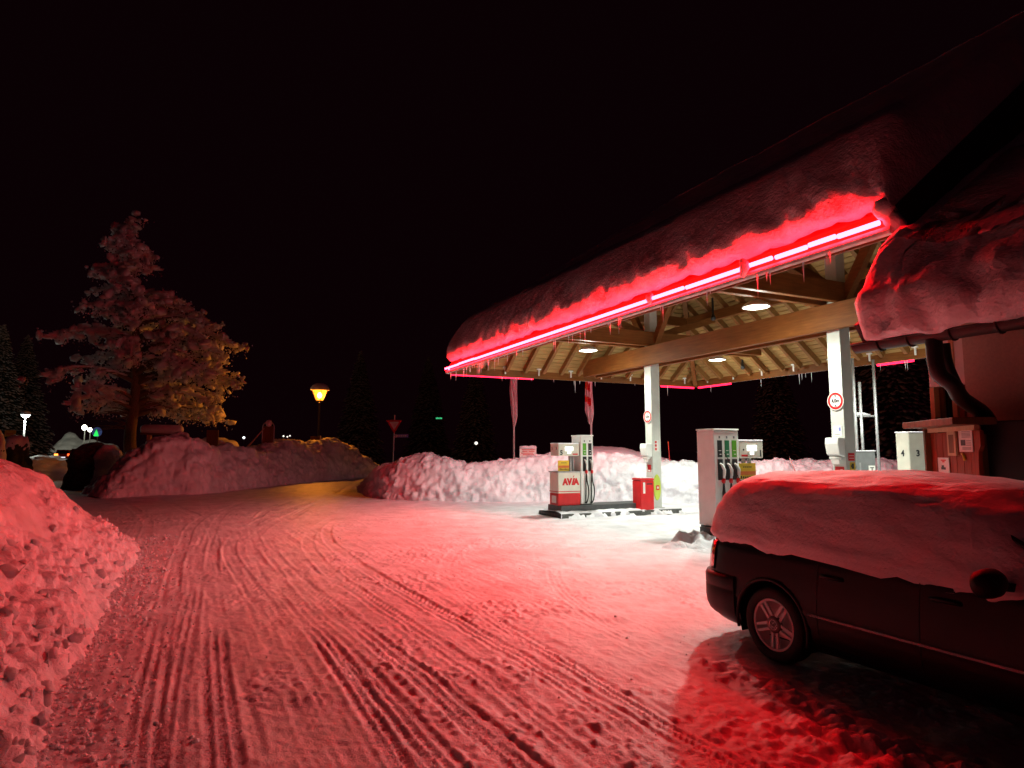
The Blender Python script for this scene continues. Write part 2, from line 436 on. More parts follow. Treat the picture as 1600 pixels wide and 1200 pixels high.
# ------------------------------------------------------------------ snow banks
def bank(name, label, line, prof, n_s, n_t, side=1, amp=.10, freq=1.6, chunk=.12, cfreq=4.0, seed=0, smooth_top=.5, m='plowed', group=None, cat="snow bank"):
    """line: (x, y, height, depth scale); prof: (distance back, share of height)"""
    L, s = resample(line, n_s)
    tg = np.gradient(L[:, :2], axis=0); tg /= np.linalg.norm(tg, axis=1)[:, None]
    nb = np.stack([-tg[:, 1], tg[:, 0]], 1) * side
    for _ in range(30): nb[1:-1] = (nb[:-2] + nb[1:-1] * 2 + nb[2:]) / 4
    nb /= np.linalg.norm(nb, axis=1)[:, None]
    pr = np.asarray(prof, float); dd = np.r_[0, np.cumsum(np.hypot(np.diff(pr[:, 0]), np.diff(pr[:, 1]) * 1.5))]
    q = np.linspace(0, dd[-1], n_t) ** 1.0
    d = np.interp(q, dd, pr[:, 0]); h = np.interp(q, dd, pr[:, 1])
    for _ in range(max(2, n_t // 22)): h[1:-1] = (h[:-2] + 2 * h[1:-1] + h[2:]) / 4
    D = d[None] * L[:, 3:4]
    X = L[:, 0:1] + nb[:, 0:1] * D; Y = L[:, 1:2] + nb[:, 1:2] * D; Z = L[:, 2:3] * h[None] - .06
    Pn = np.stack([X, Y, Z], -1)
    gs = np.gradient(Pn, axis=0); gt = np.gradient(Pn, axis=1)
    N = np.cross(gt, gs) * side; N /= np.maximum(np.linalg.norm(N, axis=-1, keepdims=True), 1e-6)
    N[N[..., 2] < 0] *= -1
    flat = Pn.reshape(-1, 3)
    big = fbm(flat * np.array([freq * .5, freq * .5, freq]), 4, seed, .55)
    bil = 1 - np.abs(fbm(flat * freq * 1.4 + 31, 3, seed + 9))
    f1, f2 = worley(flat * cfreq + fbm(flat * 3, 2, seed + 30)[:, None] * .4, seed + 50)
    g1, _ = worley(flat * cfreq * 2.6, seed + 60)
    chk = (np.clip(.75 - f1, -.2, 1) * .9 + np.clip(.6 - g1, 0, 1) * .35)
    low = 1 - sstep(.36, .62, np.broadcast_to(h[None], X.shape) + .25 * fbm(flat * .9, 2, seed + 70).reshape(X.shape)).ravel()
    low = np.where(np.broadcast_to((d > np.interp(.9, [0, 1], [0, pr[-1, 0]]) * .6)[None], X.shape).ravel(), 0, low)
    rough = smooth_top + (1 - smooth_top) * low
    disp = amp * (big * .8 + bil * .5 - .3) + chunk * chk * rough + .035 * fbm(flat * 9, 4, seed + 80, .6) * rough
    edge = np.minimum(1, np.minimum(np.arange(n_t) / (n_t * .06), 1))[None] * np.minimum(1, np.minimum(np.arange(n_s), np.arange(n_s)[::-1]) / (n_s * .02))[:, None]
    Pn = Pn + N * (disp.reshape(X.shape) * (.35 + .65 * edge) * np.clip(L[:, 2:3] / .8, .2, 1))[..., None]
    Pn[:, 0, 2] = -.08
    me = np_mesh(name, Pn.reshape(-1, 3), grid_faces(n_s, n_t), M[m])
    fix_normals(me)
    o = put(name, me)
    tag(o, label, cat, group)
    return o, Pn, N
PROF = [(0, 0), (.10, .16), (.28, .42), (.5, .68), (.8, .90), (1.3, 1.0), (2.2, .94), (3.4, .5), (4.4, 0)]
PROF_WALL = [(0, 0), (.06, .10), (.16, .25), (.26, .55), (.42, .80), (.75, .95), (1.2, 1.0), (2.0, .9), (3.2, .45), (4.2, 0)]
bank("snow_bank", "long ploughed snow bank running behind the fuel pumps",
     [(-6.9, 29.5, .2, .6), (-6.5, 27.5, .8, .8), (-5.6, 25.0, 1.35, .9), (-4.6, 23.3, 1.62, 1), (-3.3, 22.5, 1.66, 1), (-1.75, 22.3, 1.40, 1), (-.6, 22.4, 1.40, 1), (.9, 22.6, 1.62, 1), (2.4, 22.5, 1.7, 1),
      (3.8, 22.3, 1.72, 1), (5.6, 22.1, 1.45, 1), (8, 22.0, 1.36, 1), (11, 22.0, 1.5, 1), (14, 22.2, 1.45, 1), (20, 22.6, 1.55, 1)],
     PROF_WALL, 660, 100, 1, .15, 1.3, .26, 3.6, 5, .5)
bank("snow_bank", "smooth second snow ridge rising above the bank behind the left pump",
     [(-.5, 25.5, .3, 1), (1, 25.5, 1.4, 1), (3.2, 25.6, 2.05, 1), (4.6, 25.6, 1.95, 1), (6.5, 25.6, 1.5, 1), (8.5, 25.6, .3, 1)],
     PROF, 160, 60, 1, .10, .9, .04, 3, 15, .3, 'snow')
bank("snow_bank", "big lumpy snow mound across the road in front of the tree",
     [(-14.9, 23.7, .1, .6), (-14.5, 24.2, .8, .8), (-14.0, 24.8, 1.7, 1), (-13.3, 25.3, 2.35, 1), (-12.5, 25.8, 2.5, 1), (-12.1, 26.7, 2.3, 1), (-12.0, 28.2, 1.8, 1), (-11.85, 30.1, 1.95, 1),
      (-11.4, 33, 2.0, 1), (-10.9, 37, 2.3, 1), (-10.1, 39.8, 2.4, 1), (-9.3, 42.2, 1.9, 1), (-8.6, 43.6, .8, .7), (-8.3, 44.5, .1, .5)],
     PROF, 600, 100, 1, .24, 1.1, .26, 2.6, 25, .6)
o_near, P_near, N_near = bank("snow_bank", "tall chunky snow bank at the near kerb, closest to the viewer",
     [(-1.35, 1.2, 1.5, 1), (-1.75, 2.2, 1.55, 1), (-2.53, 3.77, 1.6, 1), (-3.36, 5.17, 1.66, 1), (-4.36, 7.12, 1.75, 1), (-5.37, 9.24, 1.76, 1), (-6.3, 11.2, 1.58, 1), (-7.2, 12.7, .95, .9), (-8.0, 13.7, .5, .7), (-8.8, 14.4, .1, .5)],
     [(0, 0), (.18, .11), (.45, .28), (.8, .50), (1.15, .74), (1.5, .90), (2.0, 1.0), (3.2, 1.0), (5, .9), (6.5, .5)],
     620, 280, 1, .16, .9, .13, 6.0, 35, .12)

def clod_meshes(n, seed, m):
    out = []; r = random.Random(seed)
    for k in range(n):
        bm = bmesh.new()
        for q in range(13):
            d = Vector((r.gauss(0, 1), r.gauss(0, 1), r.gauss(0, 1))).normalized() * r.uniform(.75, 1.05)
            bm.verts.new((d.x * 1.25, d.y, d.z * .75))
        h = bmesh.ops.convex_hull(bm, input=bm.verts[:])
        bmesh.ops.delete(bm, geom=list({g for g in h['geom_interior'] if isinstance(g, bmesh.types.BMVert)}), context='VERTS')
        bmesh.ops.bevel(bm, geom=bm.edges[:], offset=.11, segments=1, profile=.6, affect='EDGES')
        me = bpy.data.meshes.new("snow_clod"); bm.to_mesh(me); bm.free(); me.materials.append(m)
        me.polygons.foreach_set("use_smooth", [True] * len(me.polygons)); me.set_sharp_from_angle(angle=.62)
        out.append(me)
    return out
CLODS = clod_meshes(8, 3, M['clod'])
rng = random.Random(11)
ns, nt_ = P_near.shape[:2]
cand = []
for k in range(2600):
    i = rng.randrange(int(ns * .02), int(ns * .92)); j = int(nt_ * min(.62, abs(rng.gauss(0, .22)) + .02))
    q = P_near[i, j]
    if q[1] < 2.6 or q[2] > .85: continue
    size = .018 + .04 * rng.random() ** 2.5 + (.03 + .04 * rng.random() if rng.random() < .05 else 0)
    cand.append((size * 700 / q[1], size, q))
cand.sort(key=lambda c: -c[0])
for k in range(14):                               # a few big blocks low on the bank
    i = rng.randrange(int(ns * .10), int(ns * .36)); j = int(nt_ * rng.uniform(.03, .24)); cand.insert(0, (1e3, rng.uniform(.075, .13), P_near[i, j]))
for _, size, q in cand[:225]:
    o = put("snow_clod", CLODS[rng.randrange(8)], o_near, (q[0], q[1], q[2] + size * .05))
    o.rotation_euler = (rng.random() * 6, rng.random() * 6, rng.random() * 6); o.scale = (size,) * 3
# crumbs lying along the foot of the near bank and between the tracks
bm_ = bmesh.new(); bmesh.ops.create_icosphere(bm_, subdivisions=1, radius=1); tv = np.array([v.co[:] for v in bm_.verts]) * (.75 + .5 * np.random.RandomState(2).rand(len(bm_.verts), 1)); tf = np.array([[v.index for v in p.verts] for p in bm_.faces]); bm_.free()
pos = []; mt = []
for k in range(2600):
    y = 2.7 + 11 * rng.random() ** 1.4
    base = np.interp(y, [2.2, 3.77, 5.17, 7.12, 9.24, 11.2, 13], [-1.75, -2.53, -3.36, -4.36, -5.37, -6.3, -7.3])
    x = base + abs(rng.gauss(0, .32)) - .12 if k % 9 else base + rng.random() * 6.5
    sz = (.006 + .016 * rng.random() ** 2 + (.018 if rng.random() < .05 else 0)) * (1 if k % 9 else .55)
    pos.append((x, y, sz * .05)); mt.append(np.array(Matrix.Rotation(rng.random() * 6, 3, Vector((rng.random(), rng.random(), 1)).normalized())) * sz)
pos = np.array(pos); pos[:, 2] += ground_z(pos[:, 0].copy(), pos[:, 1].copy())
vv, ff = scatter(tv, tf, pos, np.array(mt))
tag(put("snow_crumbs", np_mesh("snow_crumbs", vv, ff, M['clod'], smooth=False)), "loose snow crumbs strewn over the packed yard", "snow crumbs", kind='stuff')

# ------------------------------------------------------------------ the canopy
HE, BE, AL, AN, SL = 4.23, 4.81, 9.68, -4.45, .77
RE = AL - BE                                   # end of the ridge
def rz(d): return HE + .05 + SL * d            # underside of the boards, d = plan distance from the eave
canopy = thing("filling_station_canopy", "timber filling station canopy with a hipped roof and red light tubes along the eaves", "canopy", (PX, PY, 0), PHI)
LOCAL = dict(loc=(PX, PY, 0), rotz=PHI)
def cpart(mb, name, m, bevel=0, smooth=False): return mb.build(name, M[m] if isinstance(m, str) else m, canopy, smooth, bevel)
r2 = random.Random(5)
n_row = 38; dp = BE / n_row
for sgn in (1, -1):                            # boards of the two long slopes
    for k in range(n_row):
        d0, d1 = k * dp + .013, (k + 1) * dp - .013
        a1 = AL - (d0 + d1) / 2; j = r2.uniform(-.004, .004)
        b0, b1 = sgn * (BE - d0), sgn * (BE - d1)
        poly = [(AN, b0, rz(d0) + j), (AL - d0, b0, rz(d0) + j), (AL - d1, b1, rz(d1) + j), (AN, b1, rz(d1) + j)]
        cpart(MB().prism(poly, (0, 0, .03)), "soffit_board", 'pine')
for k in range(n_row):
    d0, d1 = k * dp + .013, (k + 1) * dp - .013; j = r2.uniform(-.004, .004)
    poly = [(AL - d0, -(BE - d0), rz(d0) + j), (AL - d0, BE - d0, rz(d0) + j), (AL - d1, BE - d1, rz(d1) + j), (AL - d1, -(BE - d1), rz(d1) + j)]
    cpart(MB().prism(poly, (0, 0, .03)), "soffit_board", 'pine_y')
# roof deck above the boards closes every joint
mb = MB()
for sgn in (1, -1):
    mb.prism([(AN, sgn * BE, rz(0) + .05), (AL, sgn * BE, rz(0) + .05), (RE, 0, rz(BE) + .05), (AN, 0, rz(BE) + .05)], (0, 0, .05))
mb.prism([(AL, -BE, rz(0) + .05), (AL, BE, rz(0) + .05), (RE, 0, rz(BE) + .05)], (0, 0, .05))
cpart(mb, "roof_deck", 'brown_wood')
def rafter(p, q, w=.10, h=.17, m='rafter', name="rafter"):
    cpart(MB().beam(p, q, w, h), name, m)
for sgn in (1, -1):
    for a in np.arange(AN + .12, AL - .5, .66):
        dm = min(BE - .08, AL - a - .1)
        rafter((a, sgn * (BE - .12), rz(.12) - .10), (a, sgn * (BE - dm), rz(dm) - .10))
for b in np.arange(-4.3, 4.4, .66):
    dm = BE - abs(b) - .08
    if dm > .4: rafter((AL - .12, b, rz(.12) - .10), (AL - dm, b, rz(dm) - .10), m='rafter')
for sgn in (1, -1):
    rafter((AL - .1, sgn * (BE - .1), rz(.1) - .14), (RE, 0, rz(BE) - .14), .14, .26, 'timber', "hip_rafter")
T = 6.05
cpart(MB().box(AN + .1, RE + .3, -.1, .1, rz(BE) - .42, rz(BE) - .14), "ridge_beam", 'timber')
for sgn in (1, -1):                            # the paired beams along the posts, and mid-slope purlins
    cpart(MB().box(AN + .2, 9.25, sgn * .24 - .07, sgn * .24 + .07, 4.15, 4.68), "main_beam", 'timber', .01)
    dpur = 2.45
    cpart(MB().box(AN + .1, AL - dpur, sgn * (BE - dpur) - .08, sgn * (BE - dpur) + .08, rz(dpur) - .48, rz(dpur) - .2), "purlin", 'timber', .01)
cpart(MB().box(AL - 2.53, AL - 2.37, -2.3, 2.3, rz(2.45) - .48, rz(2.45) - .2), "purlin", 'timber_y', .01)
for a0 in (0, T):
    for e in (-.2, .2):
        cpart(MB().box(a0 + e - .06, a0 + e + .06, -4.05, 4.05, 4.69, 5.10), "cross_beam", 'timber_y', .01)
    for sgn in (1, -1):
        cpart(MB().beam((a0, sgn * .15, 5.0), (a0, sgn * (BE - 2.45), rz(2.45) - .45), .16, .2), "brace", 'timber_y', .01)
        cpart(MB().beam((a0 + sgn * .15, 0, 4.72), (a0 + sgn * 1.9, 0, rz(BE) - .5), .16, .2), "brace", 'timber', .01)
        cpart(MB().box(a0 - .1, a0 + .1, sgn * 2.2, sgn * 2.9, 5.1, rz(2.45) - .3), "strut", 'timber_y', .01) if False else None
    cpart(MB().box(a0 - .15, a0 + .15, -.15, .15, 0, 4.68), "post", 'post', .012)
    cpart(MB().box(a0 - .13, a0 + .13, -.13, .13, 4.685, rz(BE) - .43), "post", 'post', .012)
    cpart(MB().box(a0 - .2, a0 + .2, -.2, .2, 0, .16), "post_base", 'steel')
# king block where the hips meet
cpart(MB().lathe([(0, -.5), (.26, -.5), (.30, -.42), (.30, .25), (0, .3)], (RE, 0, rz(BE) - .5), n=8), "hip_block", 'timber_y')
# fascia, gutter rail, brackets
mb = MB()
mb.box(AN, AL + .02, BE - .03, BE + .01, HE - .16, HE + .12); mb.box(AN, AL + .02, -BE - .01, -BE + .03, HE - .16, HE + .12)
cpart(mb, "fascia_board", 'timber')
cpart(MB().box(AL - .02, AL + .02, -BE + .03, BE - .03, HE - .16, HE + .12), "fascia_board", 'timber_y')
M['rail'] = mat("frosted_gutter", (0.62, 0.60, 0.58), .5, var=.2, scale=9, bump=.01)
cpart(MB().tube([(AN, BE + .07, HE - .10), (AL + .07, BE + .07, HE - .10), (AL + .07, -BE - .07, HE - .10), (AN, -BE - .07, HE - .10)], .055, 8), "gutter", 'rail')
def tbracket(x, y, ang):
    mb = MB(); c, s_ = math.cos(ang), math.sin(ang)
    mb.obox((x, y, HE + .02), (.018 * c, .018 * s_, 0), (-.018 * s_, .018 * c, 0), (0, 0, .10))
    mb.obox((x, y, HE + .13), (.07 * c, .07 * s_, 0), (-.03 * s_, .03 * c, 0), (0, 0, .02))
    return mb
for k, b in enumerate(np.arange(-4.2, 4.4, 1.2)): cpart(tbracket(AL - .13, b, math.pi / 2), "gutter_bracket", 'white')
for a in np.arange(-3.6, 9.4, 1.25): cpart(tbracket(a, -BE + .13, 0), "gutter_bracket", 'white')
# red light tubes along the front eave: one tube between each pair of snow plugs
cuts = [at_b(px, py, BE + .07)[0] for px, py in ((1382, 351), (1313, 375), (1268, 391), (1216, 408), (1168, 425), (1076, 456), (1019, 474))] + [7.4, 8.6, AL + .06]
for k in range(len(cuts) - 1):
    g = .05 if k in (3, 5) else .02
    cpart(MB().tube([(cuts[k] + g, BE + .13, HE + (.012 if k % 2 else 0)), (cuts[k + 1] - g, BE + .13, HE + (.012 if k % 2 else 0))], .03, 10), "light_tube", 'led')
for y0, y1 in ((BE, 1.7), (1.65, -1.6), (-1.65, -BE)):      # the tubes of the far eaves, outside their fascia
    cpart(MB().tube([(AL + .10, y0, HE), (AL + .10, y1, HE)], .03, 10), "light_tube", 'led_far')
for x0, x1 in ((AL, 6.5), (6.45, 3.0), (2.95, -.6), (-.65, AN)):
    cpart(MB().tube([(x0, -BE - .10, HE), (x1, -BE - .10, HE)], .03, 10), "light_tube", 'led_far')
cpart(MB().tube([(AL + .10, BE - .1, HE - .16), (AL + .10, 1.9, HE - .16)], .03, 8), "light_tube", 'led_dim')
cpart(MB().tube([(AL + .10, -3.3, HE - .18), (AL + .10, -BE, HE - .18)], .03, 8), "light_tube", 'led_dim')
cpart(MB().tube([(AL - .05, -BE - .10, HE - .18), (8.0, -BE - .10, HE - .18)], .03, 8), "light_tube", 'led_dim')
cpart(MB().tube([(2.6, -BE - .10, HE - .18), (1.6, -BE - .10, HE - .18)], .03, 8), "light_tube", 'led_dim')
# icicles under the eaves
ice = []
for k in range(4):
    b = MB(); b.lathe([(.012, 0), (.011, -.2), (.006, -.6), (.001, -1)], n=5); ice.append(b.mesh("icicle", M['ice'], True))
def icicle(x, y, z, L, w=1.0):
    o = put("icicle", ice[r2.randrange(4)], canopy, (x, y, z)); o.scale = (w, w, L)
for k in range(60):
    a = r2.choice([r2.uniform(5.2, 9.4), r2.uniform(-4, 5), r2.uniform(6.0, 9.0)]); icicle(a, BE + .06 + r2.uniform(0, .05), HE - .13, r2.uniform(.06, .34), r2.uniform(.6, 1.2))
for k in range(13):
    icicle(r2.uniform(-1, 9.5), -BE - .08, HE - .14, r2.uniform(.05, .4) , r2.uniform(.8, 1.6))
for k in range(16):
    icicle(AL + .08, r2.uniform(-4.8, 4.8), HE - .14, r2.uniform(.04, .22) * (2 if k < 3 else 1), r2.uniform(.8, 1.6))

# ------------------------------------------------------------------ snow on the canopy roof
def roof_blanket(name, label, path, prof, m, seed, rag, amp, loc, rotz, post=None):
    """path rows: edge x, y, outward x, y, ridge x, y, height at edge, rise to ridge, thickness scale"""
    A = np.asarray(path, float); n = len(A); pr = np.asarray(prof, float); k = len(pr)
    ex = A[:, 0:2]; out = A[:, 2:4]; rd = A[:, 4:6]; z0 = A[:, 6:7]; rise = A[:, 7:8]; th = A[:, 8:9]
    run = np.linalg.norm(rd - ex, axis=1)[:, None]
    q = pr[:, 0][None]                            # first the bulging lip (metres in from the edge), then a share of the run
    lip = np.where(pr[:, 2] > 0, 0, 1)[None]
    shx = np.where(lip > 0, pr[:, 0][None] / np.maximum(run, .01), pr[:, 0][None])
    X = ex[:, None, :] + (rd - ex)[:, None, :] * np.clip(shx, 0, 1)[..., None] + out[:, None, :] * (np.where(shx < 0, -shx * run, 0))[..., None]
    Z = z0 + rise * np.clip(shx, 0, 1) + pr[:, 1][None] * th
    G = np.concatenate([X, Z[..., None]], -1)
    flat = G.reshape(-1, 3)
    n1 = fbm(flat * 1.1, 4, seed).reshape(n, k); n2 = fbm(flat * 4.3, 4, seed + 8).reshape(n, k)
    f1 = worley(flat * 3.2, seed + 20)[0].reshape(n, k)
    w = (np.clip(1 - np.arange(k) / 13.0, 0, 1) * np.clip((np.arange(k) - .6) / 3, 0, 1))[None] * 1.25
    wd = w * rag
    o3 = np.concatenate([out, np.zeros((n, 1))], 1)[:, None, :]
    G = G + o3 * ((n1 * .14 + n2 * .07 + (.5 - f1) * .16) * wd)[..., None]
    if post is not None: G = post(G)
    G[..., 2] += n1 * amp + n2 * amp * .35 + (n2 * .06 + (.5 - f1) * .10) * wd
    me = np_mesh(name, G.reshape(-1, 3), grid_faces(n, k), M[m]); fix_normals(me)
    o = put(name, me, None, loc, rotz)
    return tag(o, label, "snow")
# (metres in or share of run, height above the roof, is a share)
LIP = [(.35, .16, 0), (.15, .10, 0), (.01, .08, 0), (-.08, .12, 0), (-.14, .19, 0), (-.17, .28, 0), (-.175, .38, 0), (-.15, .50, 0), (-.10, .64, 0), (-.01, .79, 0), (.12, .94, 0), (.31, 1.07, 0), (.52, 1.14, 0)]
LIP += [(t, 1.16 - .46 * t ** .6, 1) for t in np.linspace(.12, 1.0, 60)]
path = []
def padd(e, o, r, run_rise, th=1.0): path.append((*e, *o, *r, HE + .10, run_rise, th))
for j, a in enumerate(np.linspace(AN - .06, RE, 190)):
    edge_fade = np.clip((a - AN + .06) / .32, 0, 1)
    padd((a, BE), (0, 1), (a, 0), SL * BE, math.sqrt(max(0, 1 - (1 - edge_fade) ** 2)) * .93 + .04)
for a in np.linspace(RE + .04, AL - .25, 90): padd((a, BE), (0, 1), (RE, 0), SL * BE)
for t in np.linspace(0, math.pi / 2, 14):
    padd((AL - .25 + .25 * math.sin(t), BE - .25 + .25 * math.cos(t)), (math.sin(t), math.cos(t)), (RE, 0), SL * BE)
for b in np.linspace(BE - .3, -BE + .3, 130): padd((AL, b), (1, 0), (RE, 0), SL * BE)
for t in np.linspace(0, math.pi / 2, 14):
    padd((AL - .25 + .25 * math.cos(t), -BE + .25 - .25 * math.sin(t)), (math.cos(t), -math.sin(t)), (RE, 0), SL * BE)
for a in np.linspace(AL - .3, RE, 60): padd((a, -BE), (0, -1), (RE, 0), SL * BE)
for a in np.linspace(RE - .1, AN - .06, 120): padd((a, -BE), (0, -1), (a, 0), SL * BE)
roof_blanket("roof_snow", "thick snow blanket with a ragged cornice on the canopy roof", path, LIP, 'roof_snow', 3, .70, .022, LOCAL['loc'], LOCAL['rotz'])
# verge board at the near end of the canopy roof
for sgn in (1, -1):
    cpart(MB().beam((AN - .05, sgn * (BE + .0), HE + .0), (AN - .05, 0, HE + SL * BE + .0), .05, .34), "verge_board", 'copper')
    cpart(MB().prism([(AN - .02, sgn * (BE - .02), HE - .06), (AN - .02, 0, HE + SL * BE - .06), (AN - .02, 0, HE + SL * BE - .55), (AN - .02, sgn * (BE - .5), HE - .06)], (.04, 0, 0)), "verge_lining", 'brown_wood')
# lumps of snow that hang over the light tube
for px, py, w, drop in ((1019, 474, .07, .07), (1168, 425, .09, .13)):
    a = at_b(px, py, BE + .1)[0]
    b = MB(); b.lathe([(.0, -drop * 1.1), (w * .35, -drop), (w * .7, -drop * .5), (w * .95, .0), (w * .9, .07), (w * .4, .12), (0, .13)], (a, BE + .16, HE), n=12)
    me = b.mesh("snow_plug", M['clod'], True)
    co = np.array([v.co[:] for v in me.vertices]); nn = fbm(co * 9, 3, int(px)); co[:, :2] += ((nn * .03))[:, None]; co[:, 1] = BE + .16 + (co[:, 1] - BE - .16) * .7
    me.vertices.foreach_set("co", co.astype(np.float32).ravel()); put("snow_plug", me, canopy)

# lumps of snow that close the near end of the cornice
for k, (a, b_, z, r_) in enumerate(((AN + .05, BE + .10, HE + .14, .12), (AN + .10, BE + .02, HE + .34, .13), (AN + .0, BE + .04, HE + .0, .10))):
    b = MB(); b.lathe([(0, -r_), (r_ * .6, -r_ * .8), (r_, -r_ * .1), (r_ * .8, r_ * .6), (0, r_)], (a, b_, z), n=14)
    me = b.mesh("snow_plug", M['clod'], True); co = np.array([v.co[:] for v in me.vertices]); co += (fbm(co * 6, 3, k + 3) * r_ * .35)[:, None]
    me.vertices.foreach_set("co", co.astype(np.float32).ravel()); put("snow_plug", me, canopy)

# ------------------------------------------------------------------ lamps and spotlights under the canopy
def ceiling_lamp(a, b, label, first=None):
    if first is not None:
        c = copy_tree(first); c.location = W(a, b, 4.69); c['label'] = label; return c
    t = thing("ceiling_lamp", label, "lamp", W(a, b, 4.69), PHI, "lamps under the canopy")
    MB().lathe([(.0, 0), (.12, 0), (.20, -.05), (.26, -.10), (.27, -.13), (.24, -.13)], n=24).build("housing", M['white'], t, True)
    MB().lathe([(.17, -.125), (.12, -.15), (.0, -.16)], n=24).build("lens", M['lens'], t, True)
    l = bpy.data.lights.new("ceiling_lamp_light", 'SPOT'); l.spot_size = math.radians(152); l.spot_blend = .30; l.shadow_soft_size = .10; l.energy = CEIL_WATT; l.color = CEIL_COLOR
    lo = bpy.data.objects.new("ceiling_lamp_light", l); col.objects.link(lo); lo.parent = t; lo.location = (0, 0, -.27)
    l2 = bpy.data.lights.new("ceiling_lamp_lens_light", 'AREA'); l2.shape = 'DISK'; l2.size = .32; l2.energy = CEIL_WATT * .13; l2.color = CEIL_COLOR
    lo2 = bpy.data.objects.new("ceiling_lamp_lens_light", l2); col.objects.link(lo2); lo2.parent = t; lo2.location = (0, 0, -.18)
    l3 = bpy.data.lights.new("ceiling_lamp_glow", 'POINT'); l3.shadow_soft_size = .12; l3.energy = CEIL_WATT * .14; l3.color = CEIL_COLOR
    lo3 = bpy.data.objects.new("ceiling_lamp_glow", l3); col.objects.link(lo3); lo3.parent = t; lo3.location = (0, 0, -.28)
    return t
M['lens'] = emit("lamp_lens", (.95, 1, .85), 14)
cl = ceiling_lamp(.42, 1.78, "bright round ceiling lamp under the canopy nearest the red light tube's right end")
ceiling_lamp(6.6, 1.78, "round ceiling lamp left of the far post, under the cross beam", cl)
ceiling_lamp(6.5, -2.9, "round ceiling lamp beyond the main beam, above the far corner", cl)
ceiling_lamp(.42, -2.4, "round ceiling lamp hidden behind the near post's snowy side roof", cl)
def spotlight(px, py, z, label):
    d = _ray(px, py); t_ = (z - EYE) / d[2]
    t = thing("spotlight", label, "spotlight", (d[0] * t_, d[1] * t_, z), PHI, "small spotlights under the canopy roof")
    MB().tube([(0, 0, .02), (-.06, .05, -.08), (-.10, .09, -.14)], [.04, .06, .07], 10).build("head", M['black'], t, True)
    MB().box(-.02, .02, -.02, .02, .0, .5).build("bracket", M['black'], t)
spotlight(1114, 492, 5.6, "dark spotlight clipped to the hip timber above the near lamp")
spotlight(1160, 569, 4.55, "black spotlight right of the far corner lamp, left one of two")
spotlight(1184, 571, 4.55, "black spotlight right of the far corner lamp, right one of two")
# ------------------------------------------------------------------ the building beside the canopy
building = thing("station_building", "rendered station building with a snowy side roof, dark gutter and downpipe at the right edge", "building", (PX, PY, 0), PHI)
def bpart(mb, name, m, bevel=0, smooth=False, parent=None):
    return mb.build(name, M[m] if isinstance(m, str) else m, parent or building, smooth, bevel)
WB = 4.5
aw = at_b(1508, 600, WB)[0]
zl = at_b(1460, 604, WB)[2]
A_END = -4.36
bpart(MB().box(-13, aw, 4.2, WB, 0, 3.25), "wall", 'plaster')
a50 = at_b(1450, 600, WB)[0]
bpart(MB().box(aw + .005, a50, 4.1, WB - .02, zl, 3.2), "lintel", 'white', .006)
def bay(px0, px1, z0, z1, b0, b1, name, m):
    a0 = at_b(px0, 640, b1)[0]; a1 = at_b(px1, 640, b1)[0]
    return bpart(MB().box(min(a0, a1), max(a0, a1), b0, b1, z0, z1), name, m, .004)
bay(1454, 1461, 0, zl - .003, 4.2, 4.47, "door_post", 'pale_wood')
dr = bay(1461.4, 1475, 0, zl - .003, 4.2, 4.38, "door", 'brown_wood')
hn = MB().tube([(at_b(1468, 700, 4.4)[0], 4.385, 1.05), (at_b(1468, 700, 4.4)[0], 4.43, 1.05), (at_b(1468, 700, 4.4)[0] - .10, 4.43, 1.05)], .012, 8).build("door_handle", M['steel'], dr)
bay(1475.4, 1488, 0, zl - .003, 4.2, 4.34, "window_pane", 'glass')
bay(1488.4, 1496, 0, 3.1, 4.2, 4.49, "door_post", 'pale_wood')
bay(1496.4, 1507, 0, 3.1, 4.2, 4.46, "door_reveal", mat("red_brown_paint", (.42, .12, .10), .6))
SB = .67; GB = 5.28
bpart(MB().prism([(A_END, 5.3, 2.93), (A_END, 5.3, 3.03), (A_END, -1.5, 3.03 + SB * 6.8), (A_END, -1.5, 2.93 + SB * 6.8)], (-9, 0, 0)), "roof", 'brown_wood')
bpart(MB().beam((A_END + .02, 5.32, 2.93), (A_END + .02, -1.5, 2.93 + SB * 6.8), .04, .30), "verge_board", 'copper')
def half_gutter(a0, a1):
    g = np.array([[(a, GB + .085 * math.cos(t), 2.86 + .085 * math.sin(t)) for t in np.linspace(math.pi, 2 * math.pi, 12)] for a in (a0, a1)])
    mb = MB().grid(g); mb.tube([(a0, GB + .085, 2.862), (a1, GB + .085, 2.862)], .012, 6)
    return mb
edges = [A_END + .12] + [at_b(px, 540, GB)[0] for px in (1378, 1425, 1492, 1567)] + [-7.6, -9, -10.5, -12, -13]
for k in range(len(edges) - 1):
    bpart(half_gutter(edges[k], edges[k + 1] + .004), "gutter_length", 'copper', 0, True)
    bpart(MB().tube([(edges[k + 1] + .002, GB - .088, 2.87)] + [(edges[k + 1] + .002, GB + .094 * math.cos(t), 2.86 + .094 * math.sin(t)) for t in np.linspace(math.pi, 2 * math.pi, 10)], .010, 6), "gutter_bracket", 'copper')
a_dp = at_b(1460, 548, GB)[0]; a_lo = at_b(1549, 655, 4.63)[0]
dp_ = [(a_dp, GB, 2.80), (a_dp, GB, 2.55), (a_dp - .02, GB - .03, 2.44), (a_dp - .10, GB - .10, 2.36)]
dp_ += [(a_dp + (a_lo - a_dp) * t, GB - .08 + (4.63 - GB + .08) * t, 2.36 - .30 * t) for t in (.35, .6, .85)]
dp_ += [(a_lo, 4.63, 1.95), (a_lo, 4.62, 1.8), (a_lo, 4.62, 0)]
